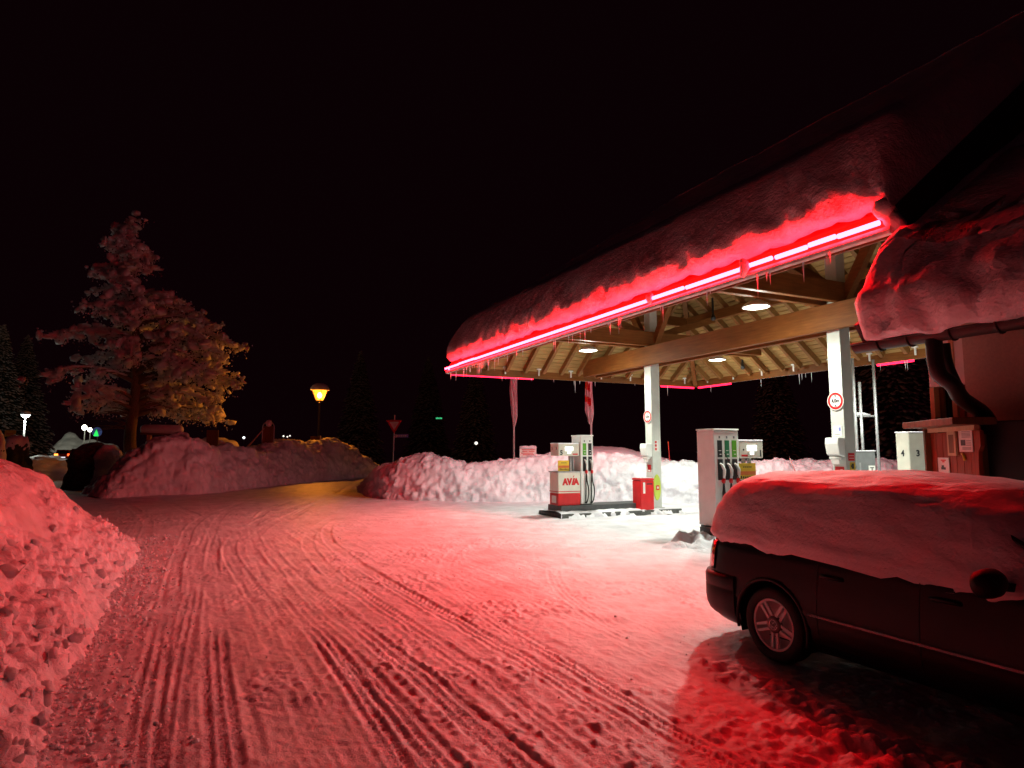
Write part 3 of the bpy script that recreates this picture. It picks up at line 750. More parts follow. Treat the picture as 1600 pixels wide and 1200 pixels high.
def smooth_path(p, n=40):
    q, _ = resample([(x, y, z) for x, y, z in p], 2) if False else (np.array(p), 0)
    for _ in range(3):
        r = [q[0]]
        for i in range(len(q) - 1): r += [q[i] * .75 + q[i + 1] * .25, q[i] * .25 + q[i + 1] * .75]
        q = np.array(r + [q[-1]])
    return q
dpo = bpart(MB().tube(smooth_path(dp_), .072, 14), "downpipe", 'black', 0, True)
for z in (1.5, .7): MB().tube([(a_lo, 4.62, z - .02), (a_lo, 4.62, z + .02)], .082, 14).build("pipe_clip", M['copper'], dpo)
a2 = at_b(1481, 560, 4.9)[0]
bpart(MB().tube(smooth_path([(a2, 4.95, 2.80), (a2, 4.93, 2.6), (a2 - .01, 4.85, 2.44), (a2 - .05, 4.82, 2.30)]), .055, 12), "overflow_pipe", 'black', 0, True)
b = MB(); b.box(at_b(1532, 700, 5.0)[0], at_b(1560, 700, 5.0)[0] - .25, 4.56, 4.98, 0, 2.02)
tag(b.build("storage_cabinet", M['black'], None, False, .015, LOCAL['loc'], PHI), "black cabinet standing against the wall behind the wooden board", "cabinet")
# snow on the building roof
path = []
def pb(e, o, r, z0, rise, th): path.append((*e, *o, *r, z0, rise, th))
for b_ in np.linspace(-1.5, 5.14, 120):
    pb((A_END, b_), (.45, 0), (A_END - 1.6, b_), 3.03 + SB * (5.3 - b_), 0.0, .92)
for t in np.linspace(0, math.pi / 2, 16):
    pb((A_END - .14 + .14 * math.cos(t), 5.16 + .14 * math.sin(t)), (.45 * math.cos(t) + .0, math.sin(t)), (A_END - 1.6, 3.7), 3.03 + SB * .14 * (1 - math.sin(t)), SB * 1.46 + SB * (.14 * math.sin(t)), .92)
for a in np.linspace(A_END - .18, -12.8, 240):
    r_ = min(5.3 + 1.5, 1.6 + max(0, A_END - .18 - a) * 3)
    pb((a, 5.3), (0, 1), (a if r_ > 2.2 else A_END - 1.6, 5.3 - r_), 3.03, SB * r_, .92)
def lift_rim(G):  # rim shaped higher to keep the red tube's light off the slope behind
    G[..., 2] += .27 * np.exp(-((G[..., 0] - (A_END - .10)) / .40) ** 2) * sstep(.45, .62, G[..., 2] - 3.03 - SB * (5.3 - G[..., 1]))
    return G
LIPB = [(.30, .0, 0), (.10, -.10, 0), (-.06, -.19, 0), (-.16, -.14, 0), (-.21, .0, 0), (-.23, .13, 0), (-.22, .23, 0), (-.19, .33, 0), (-.13, .43, 0), (-.04, .52, 0), (.10, .60, 0), (.30, .66, 0)]
LIPB += [(t, .66 + .02 * t, 1) for t in np.linspace(.25, 1.0, 48)]
roof_blanket("roof_snow", "rounded thick snow slab hanging over the gutter of the station building", path, LIPB, 'roof_snow', 23, .8, .018, LOCAL['loc'], LOCAL['rotz'], lift_rim)

# ------------------------------------------------------------------ fuel islands and pumps
def island(a, b0, b1, label, plinth):
    t = thing("pump_island", label, "pump island", W(a, 0, 0), PHI, "kerbed islands the pumps stand on")
    MB().box(-.62, .62, b0, b1, -.05, .12).build("kerb", M['concrete'], t, False, .02)
    if plinth: MB().box(-.36, .36, plinth[0], plinth[1], .123, .30).build("plinth", M['dgrey'], t, False, .01)
    n = 90; g = []
    for i in range(n):
        y = b0 - .02 + (b1 - b0 + .04) * i / (n - 1)
        row = []
        for x, z in ((-.75, -.02), (-.66, .05 + .05 * r2.random()), (-.625, .10), (-.6, .132), (-.5, .16), (-.3, .165), (0, .16), (.4, .15), (.6, .13), (.64, 0)):
            nn = float(vnoise2(np.array([y * 7.0]), np.array([x * 9 + a]), 5)[0]); low = 1 if x < -.61 else 0
            zz = z + nn * .02
            if low and nn < .15: x2 = -.615; zz = .06 if x > -.7 else -.03
            else: x2 = x
            row.append((x2, y, zz))
        g.append(row)
    MB().grid(np.array(g)).build("snow_cover", M['snow'], t, True)
    return t
island(6.4, -.75, 3.15, "far pump island with a dark kerb, under the far canopy post", (-.15, 3.02))
island(.62, -3.3, 2.92, "near pump island half hidden behind the parked car", (.9, 2.88))

def pump_tower(t, y1, y0, xh, z0, z1, labels):
    """cabinet from y1 (left, towards the yard) to y0, nozzles on both long faces"""
    cab = MB().box(-xh, xh, y0, y1, z0, z1 - .02).build("cabinet", M['white'], t, False, .018)
    MB().box(-xh - .012, xh + .012, y0 - .012, y1 + .012, z1 - .018, z1 + .012).build("cabinet_top", M['white'], t, False, .008)
    MB().box(-xh + .02, xh - .02, y0 + .03, y1 - .02, z0 - .19, z0 - .002).build("plinth", M['dgrey'], t, False, .01)
    n = len(labels); w = y1 - y0; H = z1 - z0
    for k, m in enumerate(labels):
        yc = y1 - w * ((k + .5) / n * .88 + .08); hw = w / n * .28
        for sx in (-1, 1):
            x = sx * xh
            def bx(d0, d1, ya, yb, za, zb): return MB().box(min(x + sx * d0, x + sx * d1), max(x + sx * d0, x + sx * d1), ya, yb, za, zb)
            lb = bx(.001, .006, yc - hw, yc + hw, z0 + .71 * H, z0 + .885 * H).build("fuel_panel", M[m], t)
            p = bx(.0065, .008, yc - hw * .55, yc + hw * .55, z0 + .775 * H, z0 + .782 * H)
            p.box(min(x + sx * .0065, x + sx * .008), max(x + sx * .0065, x + sx * .008), yc - hw * .6, yc + hw * .2, z0 + .735 * H, z0 + .745 * H)
            p.build("panel_print", M['paper'], lb)
            bx(.001, .004, yc - hw * .3, yc + hw * .3, z0 + .905 * H, z0 + .93 * H).build("grade_mark", M['grey'], t)
            bx(.001, .012, yc - hw * 1.08, yc + hw * 1.08, z0 + .475 * H, z0 + .69 * H).build("nozzle_boot", M['black'], t, False, .004)
            zc = z0 + .58 * H
            nz = MB().tube([(x + sx * .02, yc + hw * .3, zc + .12), (x + sx * .06, yc + hw * .1, zc + .09), (x + sx * .085, yc - hw * .4, zc), (x + sx * .07, yc - hw * .5, zc - .10), (x + sx * .055, yc - hw * .5, zc - .16)], [.016, .025, .03, .027, .02], 10).build("nozzle", M['white'] if k == 0 else M['nozzle_grey'], t, True)
            MB().tube([(x + sx * .055, yc - hw * .5, zc - .16), (x + sx * .05, yc - hw * .5, zc - .20), (x + sx * .05, yc - hw * .5, zc - .25)], [.026, .036, .03], 10).build("hose_coupling", M['red'], nz, True)
            zb = z0 + .02; sl = .02 + .02 * k
            MB().tube(smooth_path([(x + sx * .05, yc - hw * .5, zc - .25), (x + sx * .06, yc - hw * .7, zc - .5), (x + sx * (.07 + sl), yc - hw * 1.1, z0 + .25 * H), (x + sx * (.08 + sl), yc - hw * .9, z0 + .10 * H), (x + sx * .06, yc - hw * .3, zb), (x + sx * .01, yc, zb + .02)]), .017, 8).build("hose", M['rubber'], t, True)
            MB().tube(smooth_path([(x + sx * .05, yc - hw * .4, zc - .27), (x + sx * .05, yc - hw * .1, z0 + .35 * H), (x + sx * .05, yc - hw * .1, z0 + .18 * H), (x + sx * .04, yc, zb)]), .015, 8).build("hose", M['rubber'], t, True)
    return cab
M['nozzle_grey'] = mat("nozzle_grey", (.55, .53, .52), .4)
def display_head(t, y1, y0, z0, z1, digit, digit_left, xh=.22):
    hd = MB().box(-xh, xh, y0, y1, z0, z1).build("display_head", M['ivory'], t, False, .02)
    MB().box(-xh - .004, xh + .004, y0 - .004, y1 + .004, z1 - .004, z1 + .025).build("snow_cap", M['snow'], hd, False, .01)
    w = y1 - y0; H = z1 - z0; x = -xh - .004
    for sx in (-1, 1):
        X = sx * (xh + .004)
        MB().box(X - .003, X + .003, y1 - w * (.70 if digit_left else .72), y1 - w * .32, z0 + H * .42, z0 + H * .76).build("screen", M['screen'], hd)
        MB().box(X - .003, X + .003, y1 - w * .60, y1 - w * .44, z0 + H * .20, z0 + H * .36).build("small_screen", M['screen'], hd)
        ya, yb = (y1 - w * .93, y1 - w * .68) if digit_left else (y1 - w * .34, y1 - w * .08)
        MB().box(X - .002, X + .002, ya, yb, z0 + H * .09, z0 + H * .20).build("red_sticker", M['red'], hd)
        if not digit_left: MB().tube([(X, y1 - w * .17, z0 + H * .49), (X + sx * .006, y1 - w * .17, z0 + H * .49)], .02, 10).build("card_slot", M['ink'], hd)
        yd = y1 - w * (.14 if digit_left else .88)
        text(digit, .17, M['ink'], hd, (X, yd if sx < 0 else y0 + y1 - yd, z0 + H * .26), (sx, 0, 0), bold=.006)
    return hd
def notice_board(t, y1, y0, z0, z1, x=-.05):
    bd = MB().box(x - .01, x + .01, y0, y1, z0, z1).build("price_board", M['yellow'], t, False, .003)
    H = z1 - z0; w = y1 - y0
    MB().box(x - .0145, x - .0105, y0 + w * .02, y1 - w * .02, z0 + H * .30, z0 + H * .52).build("red_band", M['orange_print'], bd)
    mb = MB(); rr = random.Random(4)
    for k in range(7): mb.box(x - .0145, x - .0105, y0 + w * (.08 + .12 * k), y0 + w * (.14 + .12 * k), z0 + H * .10, z0 + H * (.2 + .06 * rr.random()))
    for k in range(5): mb.box(x - .0145, x - .0105, y0 + w * (.25 + .10 * k), y0 + w * (.32 + .10 * k), z0 + H * .74, z0 + H * .80)
    mb.build("print_marks", M['ink'], bd)
    return bd
def service_cabinet(t, y1, y0, z1, xh, letter):
    c = MB().box(-xh, xh, y0, y1, .62, z1).build("service_cabinet", M['ivory'], t, False, .012)
    MB().box(-xh - .02, xh + .02, y0 - .01, y1 + .02, z1 + .001, z1 + .03).build("cabinet_shelf", M['steel'], c)
    MB().box(-xh, xh, y0, y1, .30, .615).build("red_skirt", M['red'], t, False, .012)
    MB().box(-xh - .004, xh + .004, y0 - .002, y1 + .004, .652, .672).build("red_line", M['red'], c)
    if letter:
        text("AV", .225, M['red'], c, (-xh - .003, y1 - (y1 - y0) * .40, (.70 + z1) / 2 - .02), (-1, 0, 0), bold=.016, width=.92)
        text("I", .225, M['red'], c, (-xh - .003, y1 - (y1 - y0) * .64, (.70 + z1) / 2 - .02), (-1, 0, 0), bold=.016, shear=.3)
        MB().prism([(-xh - .003, y1 - (y1 - y0) * .66, z1 - .13), (-xh - .003, y1 - (y1 - y0) * .70, z1 - .075), (-xh - .003, y1 - (y1 - y0) * .73, z1 - .075), (-xh - .003, y1 - (y1 - y0) * .69, z1 - .13)], (-.003, 0, 0)).build("accent_mark", M['red'], c)
        text("A", .225, M['red'], c, (-xh - .003, y1 - (y1 - y0) * .81, (.70 + z1) / 2 - .02), (-1, 0, 0), bold=.016, width=.92)
        nb = MB().box(-xh + .12, xh - .12, y1 + .001, y1 + .004, .36, .55).build("grey_plate", M['paper'], t)
    return c
# far pump, number 5
t = thing("fuel_pump", "two-hose fuel pump beside the red and white service cabinet on the far island", "fuel pump", W(6.42, 0, 0), PHI, "fuel pumps under the canopy")
pump_tower(t, 2.32, 1.93, .24, .32, 2.15, ['green', 'black'])
service_cabinet(t, 3.02, 2.345, 1.16, .24, True)
hd = display_head(t, 3.0, 2.36, 1.60, 1.92, "5", True)
for k, x_ in enumerate((-.12, .12)): text(".", .1, M['ink'], hd, (x_, 3.004, 1.84), (0, 1, 0)) if False else text("5", .10, M['ink'], hd, (x_, 3.004, 1.80), (0, 1, 0), bold=.003)
for y_ in (2.44, 2.52): MB().box(-.05, .05, y_ - .02, y_ + .02, 1.19, 1.598).build("head_support", M['steel'], t)
notice_board(t, 2.96, 2.62, 1.20, 1.48, -.12)
# near pump, number 1
t = thing("fuel_pump", "tall three-hose fuel pump beside the car's rear, its display showing a 1", "fuel pump", W(.87, 0, 0), PHI, "fuel pumps under the canopy")
pump_tower(t, 2.78, 2.16, .235, .32, 2.15, ['black', 'dgreen', 'green'])
service_cabinet(t, 2.14, 1.45, 1.16, .24, False)
display_head(t, 2.13, 1.50, 1.60, 1.93, "1", False)
for y_ in (1.60, 1.75): MB().box(.02, .10, y_ - .02, y_ + .02, 1.19, 1.598).build("head_support", M['steel'], t)
notice_board(t, 2.09, 1.62, 1.17, 1.50, -.12)
# third pump by the wall with 4 and 3
xb = at(1422, 700, 14.35)
t = thing("fuel_pump", "slim white pump column marked 4 and 3, left of the wooden notice board", "fuel pump", (xb[0], xb[1], 0), 1.74, "fuel pumps under the canopy")
MB().box(-.19, .19, -.19, .19, .32, 2.13).build("cabinet", M['ivory'], t, False, .02)
MB().box(-.17, .17, -.17, .17, .1, .318).build("plinth", M['dgrey'], t)
MB().box(-.20, .20, -.20, .20, 2.132, 2.16).build("snow_cap", M['snow'], t, False, .01)
text("4", .19, M['ink'], t, (0.0, .193, 1.68), (0, 1, 0), bold=.005)
text("3", .19, M['ink'], t, (-.193, -.02, 1.68), (-1, 0, 0), bold=.005)
MB().box(-.12, .12, -.30, -.192, .9, 1.75).build("nozzle_boot", M['black'], t, False, .02)
MB().tube(smooth_path([(-.05, -.30, 1.55), (-.10, -.36, 1.3), (-.10, -.34, 1.1)]), [.03] * len(smooth_path([(0, 0, 0), (1, 0, 0), (2, 0, 0)])), 8).build("nozzle", M['white'], t, True)
MB().tube(smooth_path([(-.05, -.25, 1.2), (-.22, -.40, .9), (-.25, -.40, .5), (-.1, -.25, .35)]), .018, 8).build("hose", M['rubber'], t, True)
MB().tube(smooth_path([(.1, .16, 1.2), (.05, .28, .95), (.05, .28, .6), (.05, .192, .4)]), .018, 8).build("hose", M['rubber'], t, True)

# ------------------------------------------------------------------ things fixed to the posts
def height_sign(a0, z, label):
    t = thing("height_limit_sign", label, "road sign", W(a0, .165, z), PHI, "height limit signs on the posts")
    MB().lathe([(0, 0), (.185, 0), (.185, .012), (0, .012)], (0, 0, 0), (0, 1, 0), 32).build("plate", M['paper'], t, False)
    MB().lathe([(.125, .0125), (.168, .0125), (.168, .017), (.125, .017), (.125, .0125)], (0, 0, 0), (0, 1, 0), 32).build("red_ring", M['red'], t)
    text("4,0m", .105, M['ink'], t, (0, .0135, 0), (0, 1, 0), bold=.003, width=.85)
    for s_ in (1, -1): MB().prism([(-.028, .013, s_ * .112), (.028, .013, s_ * .112), (0, .013, s_ * .075)], (0, .004, 0)).build("arrow_mark", M['ink'], t)
height_sign(0, 2.73, "round red-rimmed 4,0m height sign on the near canopy post")
height_sign(T, 2.70, "round red-rimmed 4,0m height sign on the far canopy post")
def dispenser(a0, z, label):
    t = thing("towel_dispenser", label, "dispenser", W(a0, .155, z), PHI, "paper towel dispensers on the posts")
    MB().prism([(-.15, 0, .22), (-.15, .19, .22), (-.15, .21, .10), (-.15, .17, -.12), (-.15, 0, -.16)], (.30, 0, 0)).build("housing", M['white'], t, False, .02)
    MB().tube([(-.11, .09, -.17), (.11, .09, -.17)], .055, 12).build("paper_roll", M['paper'], t, True)
    MB().prism([(-.09, .10, -.16), (-.09, .13, -.20), (-.09, .11, -.30), (-.09, .10, -.30)], (.17, 0, 0)).build("paper_sheet", M['paper'], t)
dispenser(0, 1.78, "white paper towel dispenser on the near canopy post")
dispenser(T, 1.72, "white paper towel dispenser on the far canopy post")
def plate(name, label, cat, a, b, z, w, h, m, face, marks=()):
    """a flat plate on a post; face 'b' looks across to the yard, 'a' looks back to the road"""
    t = thing(name, label, cat, W(a, b, z), PHI)
    if face == 'b': MB().box(-w / 2, w / 2, 0, .006, -h / 2, h / 2).build("panel", M[m], t, False, .002)
    else: MB().box(-.006, 0, -w / 2, w / 2, -h / 2, h / 2).build("panel", M[m], t, False, .002)
    for (x0, x1, z0, z1, mm) in marks:
        if face == 'b': MB().box(x0, x1, .0065, .009, z0, z1).build("print", M[mm], t)
        else: MB().box(-.009, -.0065, -x1, -x0, z0, z1).build("print", M[mm], t)
    return t
plate("notice_sticker", "pale notice with a small blue mark above the near towel dispenser", "sticker", 0, .152, 2.13, .2, .22, 'paper', 'b', ((-.07, -.03, 0, .07, 'blue'), (-.05, .07, -.07, -.06, 'grey')))
plate("warning_sticker", "red and white sticker under the near towel dispenser", "sticker", 0, .152, 1.30, .2, .26, 'red', 'b', ((-.08, .08, -.12, -.09, 'paper'), (-.07, -.02, -.06, .08, 'paper'), (.0, .07, .03, .05, 'paper')))
plate("warning_sticker", "red striped sticker on the near post's side, top of four", "sticker", -.152, 0, 1.62, .18, .15, 'red', 'a', ((-.07, .07, .02, .03, 'paper'), (-.07, .07, -.03, -.02, 'paper')))
plate("warning_sticker", "yellow sticker with black symbol on the near post's side", "sticker", -.152, -.02, 1.44, .15, .15, 'yellow', 'a', ((-.03, .03, -.05, .05, 'ink'), (-.05, -.03, -.02, .02, 'ink')))
plate("warning_sticker", "pale sticker with grey lines on the near post's side", "sticker", -.152, 0, 1.25, .16, .16, 'paper', 'a', ((-.05, .05, .02, .04, 'grey'), (-.05, .02, -.04, -.02, 'grey')))
plate("warning_sticker", "red sticker lowest on the near post's side", "sticker", -.152, 0, 1.07, .16, .13, 'red', 'a', ((-.05, .05, -.01, .01, 'paper'),))
plate("warning_sticker", "red and white sticker on the far post beside the dispenser", "sticker", T - .152, 0, 1.88, .14, .32, 'paper', 'a', ((-.06, .0, -.13, -.06, 'red'), (-.06, .0, -.03, .04, 'red'), (-.06, .0, .07, .13, 'red')))
plate("warning_sticker", "small red sign under the far towel dispenser", "sticker", T, .152, 1.25, .15, .2, 'red', 'b', ((-.05, .05, -.09, -.05, 'paper'),))
t = thing("oval_sign", "lime oval sign with a red square mark low on the far post", "sign", W(T - .155, .02, .72), PHI)
MB().lathe([(0, 0), (.125, 0), (.12, .02), (0, .022)], (0, 0, 0), (-1, 0, 0), 28).build("plate", M['lime'], t)
t.scale = (1, 1, 2.9)
me_r = MB().box(-.03, -.0225, -.06, .05, -.025, .02).build("red_mark", M['red'], t)
MB().box(-.033, -.0305, -.03, .02, -.012, .008).build("white_mark", M['paper'], t)
t = thing("waste_bin", "red metal waste bin standing left of the far canopy post", "bin", W(T - .05, .42, .12), PHI)
MB().box(-.20, .20, -.22, .22, 0, .80).build("body", M['red'], t, False, .02)
MB().box(-.21, .21, -.23, .23, .803, .86).build("lid", M['red'], t, False, .02)
MB().box(-.16, .1, -.2, .2, .862, .885).build("snow_cap", M['snow'], t, False, .012)
MB().box(-.204, -.2005, .08, .15, .45, .75).build("white_label", M['paper'], t)
MB().box(-.206, -.2005, -.16, .02, .69, .72).build("handle_slot", M['ink'], t)
# tank cabinet, vent pipes, white edge board behind the near post
q = at(1346, 747, 16.0)
t = thing("tank_cabinet", "dark grey tank cabinet with a white upright plate, right of the near post", "cabinet", (q[0], q[1], 0), PHI - .45)
MB().box(-.2, .2, -.26, .26, 0, 1.72).build("housing", M['grey'], t, False, .012)
MB().box(-.22, .22, -.28, .28, 1.722, 1.75).build("snow_cap", M['snow'], t, False, .01)
pl = MB().box(-.208, -.2005, -.24, -.08, .72, 1.38).build("name_plate", M['paper'], t)
for k, ch in enumerate("TANK"): text(ch, .15, M['ink'], pl, (-.209, -.16, 1.28 - .165 * k), (-1, 0, 0), bold=.003)
MB().box(-.206, -.2005, .10, .14, .95, 1.45).build("door_handle", M['steel'], t)
t = thing("vent_pipes", "three upright tank vent pipes joined by a snowy cross bar", "vent pipes", at(1350, 747, 16.6)[:2] + (0,), 0)
x0_, y0_ = at(1350, 747, 16.6)[:2]
for px0, px1, ytop in ((1331, 1340, 560), (1342, 1347, 597), (1364, 1372, 562)):
    zt = at(px0, ytop, 16.6)[2]
    X0 = at((px0 + px1) / 2 + 1, 650, 16.6)[0] - x0_
    MB().tube([(X0, 0, 0), (X0, 0, zt)], .035, 10).build("pipe", M['steel'], t, True)
zb_ = at(1350, 650, 16.6)[2]
cb = MB().tube([(-.42, .05, zb_), (.42, .05, zb_)], .022, 8).build("cross_bar", M['steel'], t)
MB().tube([(-.4, .05, zb_ + .03), (-.2, .05, zb_ + .05), (.05, .05, zb_ + .06), (.28, .05, zb_ + .035)], [.02, .04, .045, .015], 8).build("snow_strip", M['snow'], cb, True)
q = at(1332.5, 700, 13.6)
tag(MB().box(-.012, .012, -.06, .06, 1.65, 2.25).build("edge_board", M['white'], None, False, .004, (q[0], q[1], 0), PHI), "narrow white upright board fixed just behind the near post", "board")
# small snow heaps by the pumps
def heap(px, py, z, r, h, seed, label, m='snow'):
    d = _ray(px, py); t_ = (z - EYE) / d[2]; cx, cy = d[0] * t_, d[1] * t_
    n = 48; th = np.linspace(0, 2 * math.pi, n, endpoint=False); rr = np.linspace(0, 1, 16)
    g = np.zeros((16, n, 3)); g[..., 0] = rr[:, None] * np.cos(th) * r[0]; g[..., 1] = rr[:, None] * np.sin(th) * r[1]
    nn = fbm(np.stack([g[..., 0] * 4 + seed, g[..., 1] * 4, g[..., 2]], -1).reshape(-1, 3), 4, seed).reshape(16, n)
    g[..., 2] = h * (1 - rr[:, None] ** 1.6) * (1 + .7 * nn) - .03 + .05 * np.clip(nn, 0, 1) * (1 - rr[:, None])
    o = MB().grid(g, wrap=True).build("snow_heap", M[m], None, True, 0, (cx, cy, 0), PHI)
    return tag(o, label, "snow heap")
heap(1092, 851, 0, (.62, .52), .34, 3, "low snow heap at the foot of the near pump")
heap(1060, 853, 0, (.3, .45), .06, 8, "flat scrap of snow in front of the near pump")
heap(858, 803, 0, (.5, .42), .16, 5, "low snow heap at the end of the far pump island")
# ------------------------------------------------------------------ wooden notice board by the wall
qr = np.array([4.25, 5.9]); ql = np.array([4.465, 6.90])
ang = math.atan2(*(ql - qr)[::-1]); Lk = float(np.linalg.norm(ql - qr))
t = thing("wooden_notice_board", "red-brown plank notice board with a top shelf standing at the building corner", "notice board", (qr[0], qr[1], 0), ang)
kb = t; pw = Lk / 7
for k in range(7):                                # local x runs from the right end (near) to the left end
    x0 = k * pw + .003; x1 = (k + 1) * pw - .003
    if k == 0:                                    # the outer plank has a scalloped edge
        zz = np.linspace(.1, 1.93, 40); e = x0 - .05 - .06 * np.sin((zz - .4) * 4.1) * (zz < 1.75)
        poly = [(x1, 0, .1)] + [(float(a), 0, float(z)) for a, z in zip(e, zz)] + [(x1, 0, 1.93)]
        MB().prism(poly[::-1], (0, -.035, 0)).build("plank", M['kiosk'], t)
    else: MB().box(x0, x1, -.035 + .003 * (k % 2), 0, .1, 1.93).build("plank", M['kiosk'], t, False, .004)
MB().box(-.06, Lk + .12, -.14, .22, 1.985, 2.05).build("top_shelf", M['brown_wood'], t, False, .006)
MB().box(-.02, Lk - .02, -.012, .03, 1.935, 1.98).build("ledge", M['pale_wood'], t)
MB().box(Lk + .003, Lk + .04, -.25, .05, 0, 1.98).build("side_panel", M['brown_wood'], t)
MB().box(.1, .18, -.12, -.04, 0, 1.9).build("leg", M['brown_wood'], t)
MB().box(Lk - .2, Lk - .12, -.12, -.04, 0, 1.9).build("leg", M['brown_wood'], t)
def kx(px): # local x on the board for a photo column
    d = _ray(px, 690); e = ql - qr; A = np.array([[d[0], -e[0]], [d[1], -e[1]]]); s_ = np.linalg.solve(A, qr); return s_[1] * Lk
def kz(px, py):
    d = _ray(px, py); e = ql - qr; A = np.array([[d[0], -e[0]], [d[1], -e[1]]]); s_ = np.linalg.solve(A, qr); return EYE + d[2] * s_[0]
ca, sa = math.cos(ang), math.sin(ang)
def pinned(px0, px1, py0, py1, name, label, cat, m, marks, th=.006):
    xa, xb_ = kx(px1), kx(px0); xm = (xa + xb_) / 2
    z1 = kz((px0 + px1) / 2, py0); z0 = kz((px0 + px1) / 2, py1); w = abs(xb_ - xa) / 2
    t = thing(name, label, cat, (qr[0] + ca * xm - sa * .004, qr[1] + sa * xm + ca * .004, (z0 + z1) / 2), ang)
    MB().box(-w, w, 0, th, -(z1 - z0) / 2, (z1 - z0) / 2).build("sheet", M[m], t)
    H = (z1 - z0) / 2
    for (x0, x1, y0, y1, mm) in marks:             # fractions, left to right as the viewer sees it
        MB().box(w - 2 * w * x1, w - 2 * w * x0, th + .0005, th + .002, -H + 2 * H * y0, -H + 2 * H * y1).build("print", M[mm], t)
    return t
lines = tuple((.25, .9, y, y + .02, 'grey') for y in (.08, .12, .16, .55, .60, .65, .70, .76, .82, .88, .92))
pinned(1500, 1521, 665, 706, "paper_notice", "printed paper notice with a dark photo pinned to the wooden board", "notice", 'paper', lines + ((.15, .5, .24, .46, 'ink'), (.55, .9, .24, .27, 'grey'), (.55, .9, .32, .35, 'grey'), (.55, .9, .40, .43, 'grey'), (.12, .22, .82, .93, 'ink')))
pinned(1484, 1497, 671, 712, "wooden_relief", "narrow pale wooden panel left of the paper notice", "panel", 'pale_wood', ((.2, .8, .1, .8, 'brown_wood'),), .02)
pinned(1465, 1482, 715, 752, "info_sign", "pink-lit upright leaflet sign low on the wooden board", "sign", 'paper', ((.3, .75, .86, .92, 'red'), (.42, .62, .80, .86, 'red'), (.3, .7, .50, .60, 'ink'), (.35, .55, .60, .68, 'ink'), (.25, .7, .12, .16, 'red')))
xm, zm = kx(1506), kz(1506, 714)
tag(MB().tube([(xm + .03, .01, zm + .03), (xm, .012, zm + .02), (xm - .02, .012, zm - .03)], .012, 8).build("hook", M['yellow'], None, True, 0, (qr[0], qr[1], 0), ang), "small curved yellow hook under the paper notice", "hook")

# ------------------------------------------------------------------ the parked estate car
CAR = dict(loc=W(-4.64, 6.23, -.03), rotz=PHI + math.pi)       # local x = forward, y < 0 faces the yard, z up
car = thing("parked_car", "dark estate car parked beside the building, roof and windows buried in snow", "car", **CAR)
half = [(-1.0, 0), (-1.0, -.25), (-.985, -.45), (-.95, -.62), (-.87, -.74), (-.76, -.81), (-.62, -.845), (-.35, -.868), (0, -.876), (.5, -.88), (1.2, -.88), (1.9, -.876), (2.5, -.86), (2.9, -.835), (3.15, -.77), (3.32, -.62), (3.40, -.4), (3.43, 0)]
hc = np.array(half); 
for _ in range(2):
    r_ = [hc[0]]
    for i in range(len(hc) - 1): r_ += [hc[i] * .75 + hc[i + 1] * .25, hc[i] * .25 + hc[i + 1] * .75]
    hc = np.array(r_ + [hc[-1]])
full = np.concatenate([hc, (hc * [1, -1])[::-1][1:-1]]); full = np.concatenate([full, full[:1]])
dl = np.r_[0, np.cumsum(np.linalg.norm(np.diff(full, axis=0), axis=1))]; NC = 400
sl_ = np.linspace(0, dl[-1], NC, endpoint=False)
CT = np.stack([np.interp(sl_, dl, full[:, k]) for k in (0, 1)], 1)
tg_ = np.roll(CT, -1, 0) - np.roll(CT, 1, 0); tg_ /= np.linalg.norm(tg_, axis=1)[:, None]
CN = np.stack([tg_[:, 1], -tg_[:, 0]], 1)
if (CN * CT)[100].sum() < 0 or CN[NC // 4, 1] * CT[NC // 4, 1] < 0: CN = -CN
ZL = np.array([.18, .22, .26, .32, .40, .47, .485, .50, .56, .64, .72, .80, .86, .90, .93, .955]); IN = np.array([.12, .06, .03, .012, .0, -.004, -.010, -.004, 0, .004, .014, .026, .035, .045, .062, .10])
zf = np.linspace(.18, .955, 34); inf = np.interp(zf, ZL, IN)
def car_z(x, z): return z - (z - .3) * .22 * sstep(2.1, 3.5, x)
G = np.zeros((len(zf), NC, 3))
for i, (z, n_) in enumerate(zip(zf, inf)):
    p = CT - CN * n_; G[i, :, 0] = p[:, 0]; G[i, :, 1] = p[:, 1]; G[i, :, 2] = car_z(p[:, 0], z)
WX = (0.0, 2.66); WR = .37; WZ = .305
for wx in WX:
    dx = G[..., 0] - wx; dz = G[..., 2] - WZ; rr = np.hypot(dx, dz); side = np.abs(G[..., 1]) > .6
    s_ = side & (rr < WR + .02) & (rr > WR - .035)
    k_ = np.where(s_, WR / np.maximum(rr, 1e-3), 1); G[..., 0] = wx + dx * k_; G[..., 2] = WZ + dz * k_
vs = G.reshape(-1, 3); fs = []; grp = []
for i in range(len(zf) - 1):
    for j in range(NC):
        q = (i * NC + j, i * NC + (j + 1) % NC, (i + 1) * NC + (j + 1) % NC, (i + 1) * NC + j)
        c = vs[list(q)].mean(0)
        if any(abs(c[1]) > .6 and math.hypot(c[0] - wx, c[2] - WZ) < WR - .004 for wx in WX): continue
        g_ = 'body'
        if abs(c[1]) > .75 and c[2] > .27:
            if .47 < c[0] < 1.28: g_ = 'rd'
            elif 1.28 <= c[0] < 2.22: g_ = 'fd'
        fs.append(q); grp.append((g_, c[1] < 0))
def sub(sel, name, m, extra=None):
    idx = [f for f, g in zip(fs, grp) if sel(g)]
    used = sorted({i for f in idx for i in f}); mp = {o: n for n, o in enumerate(used)}
    mb = MB(); mb._add(vs[used], [tuple(mp[i] for i in f) for f in idx])
    if extra: extra(mb)
    return mb.build(name, M[m], car, True)
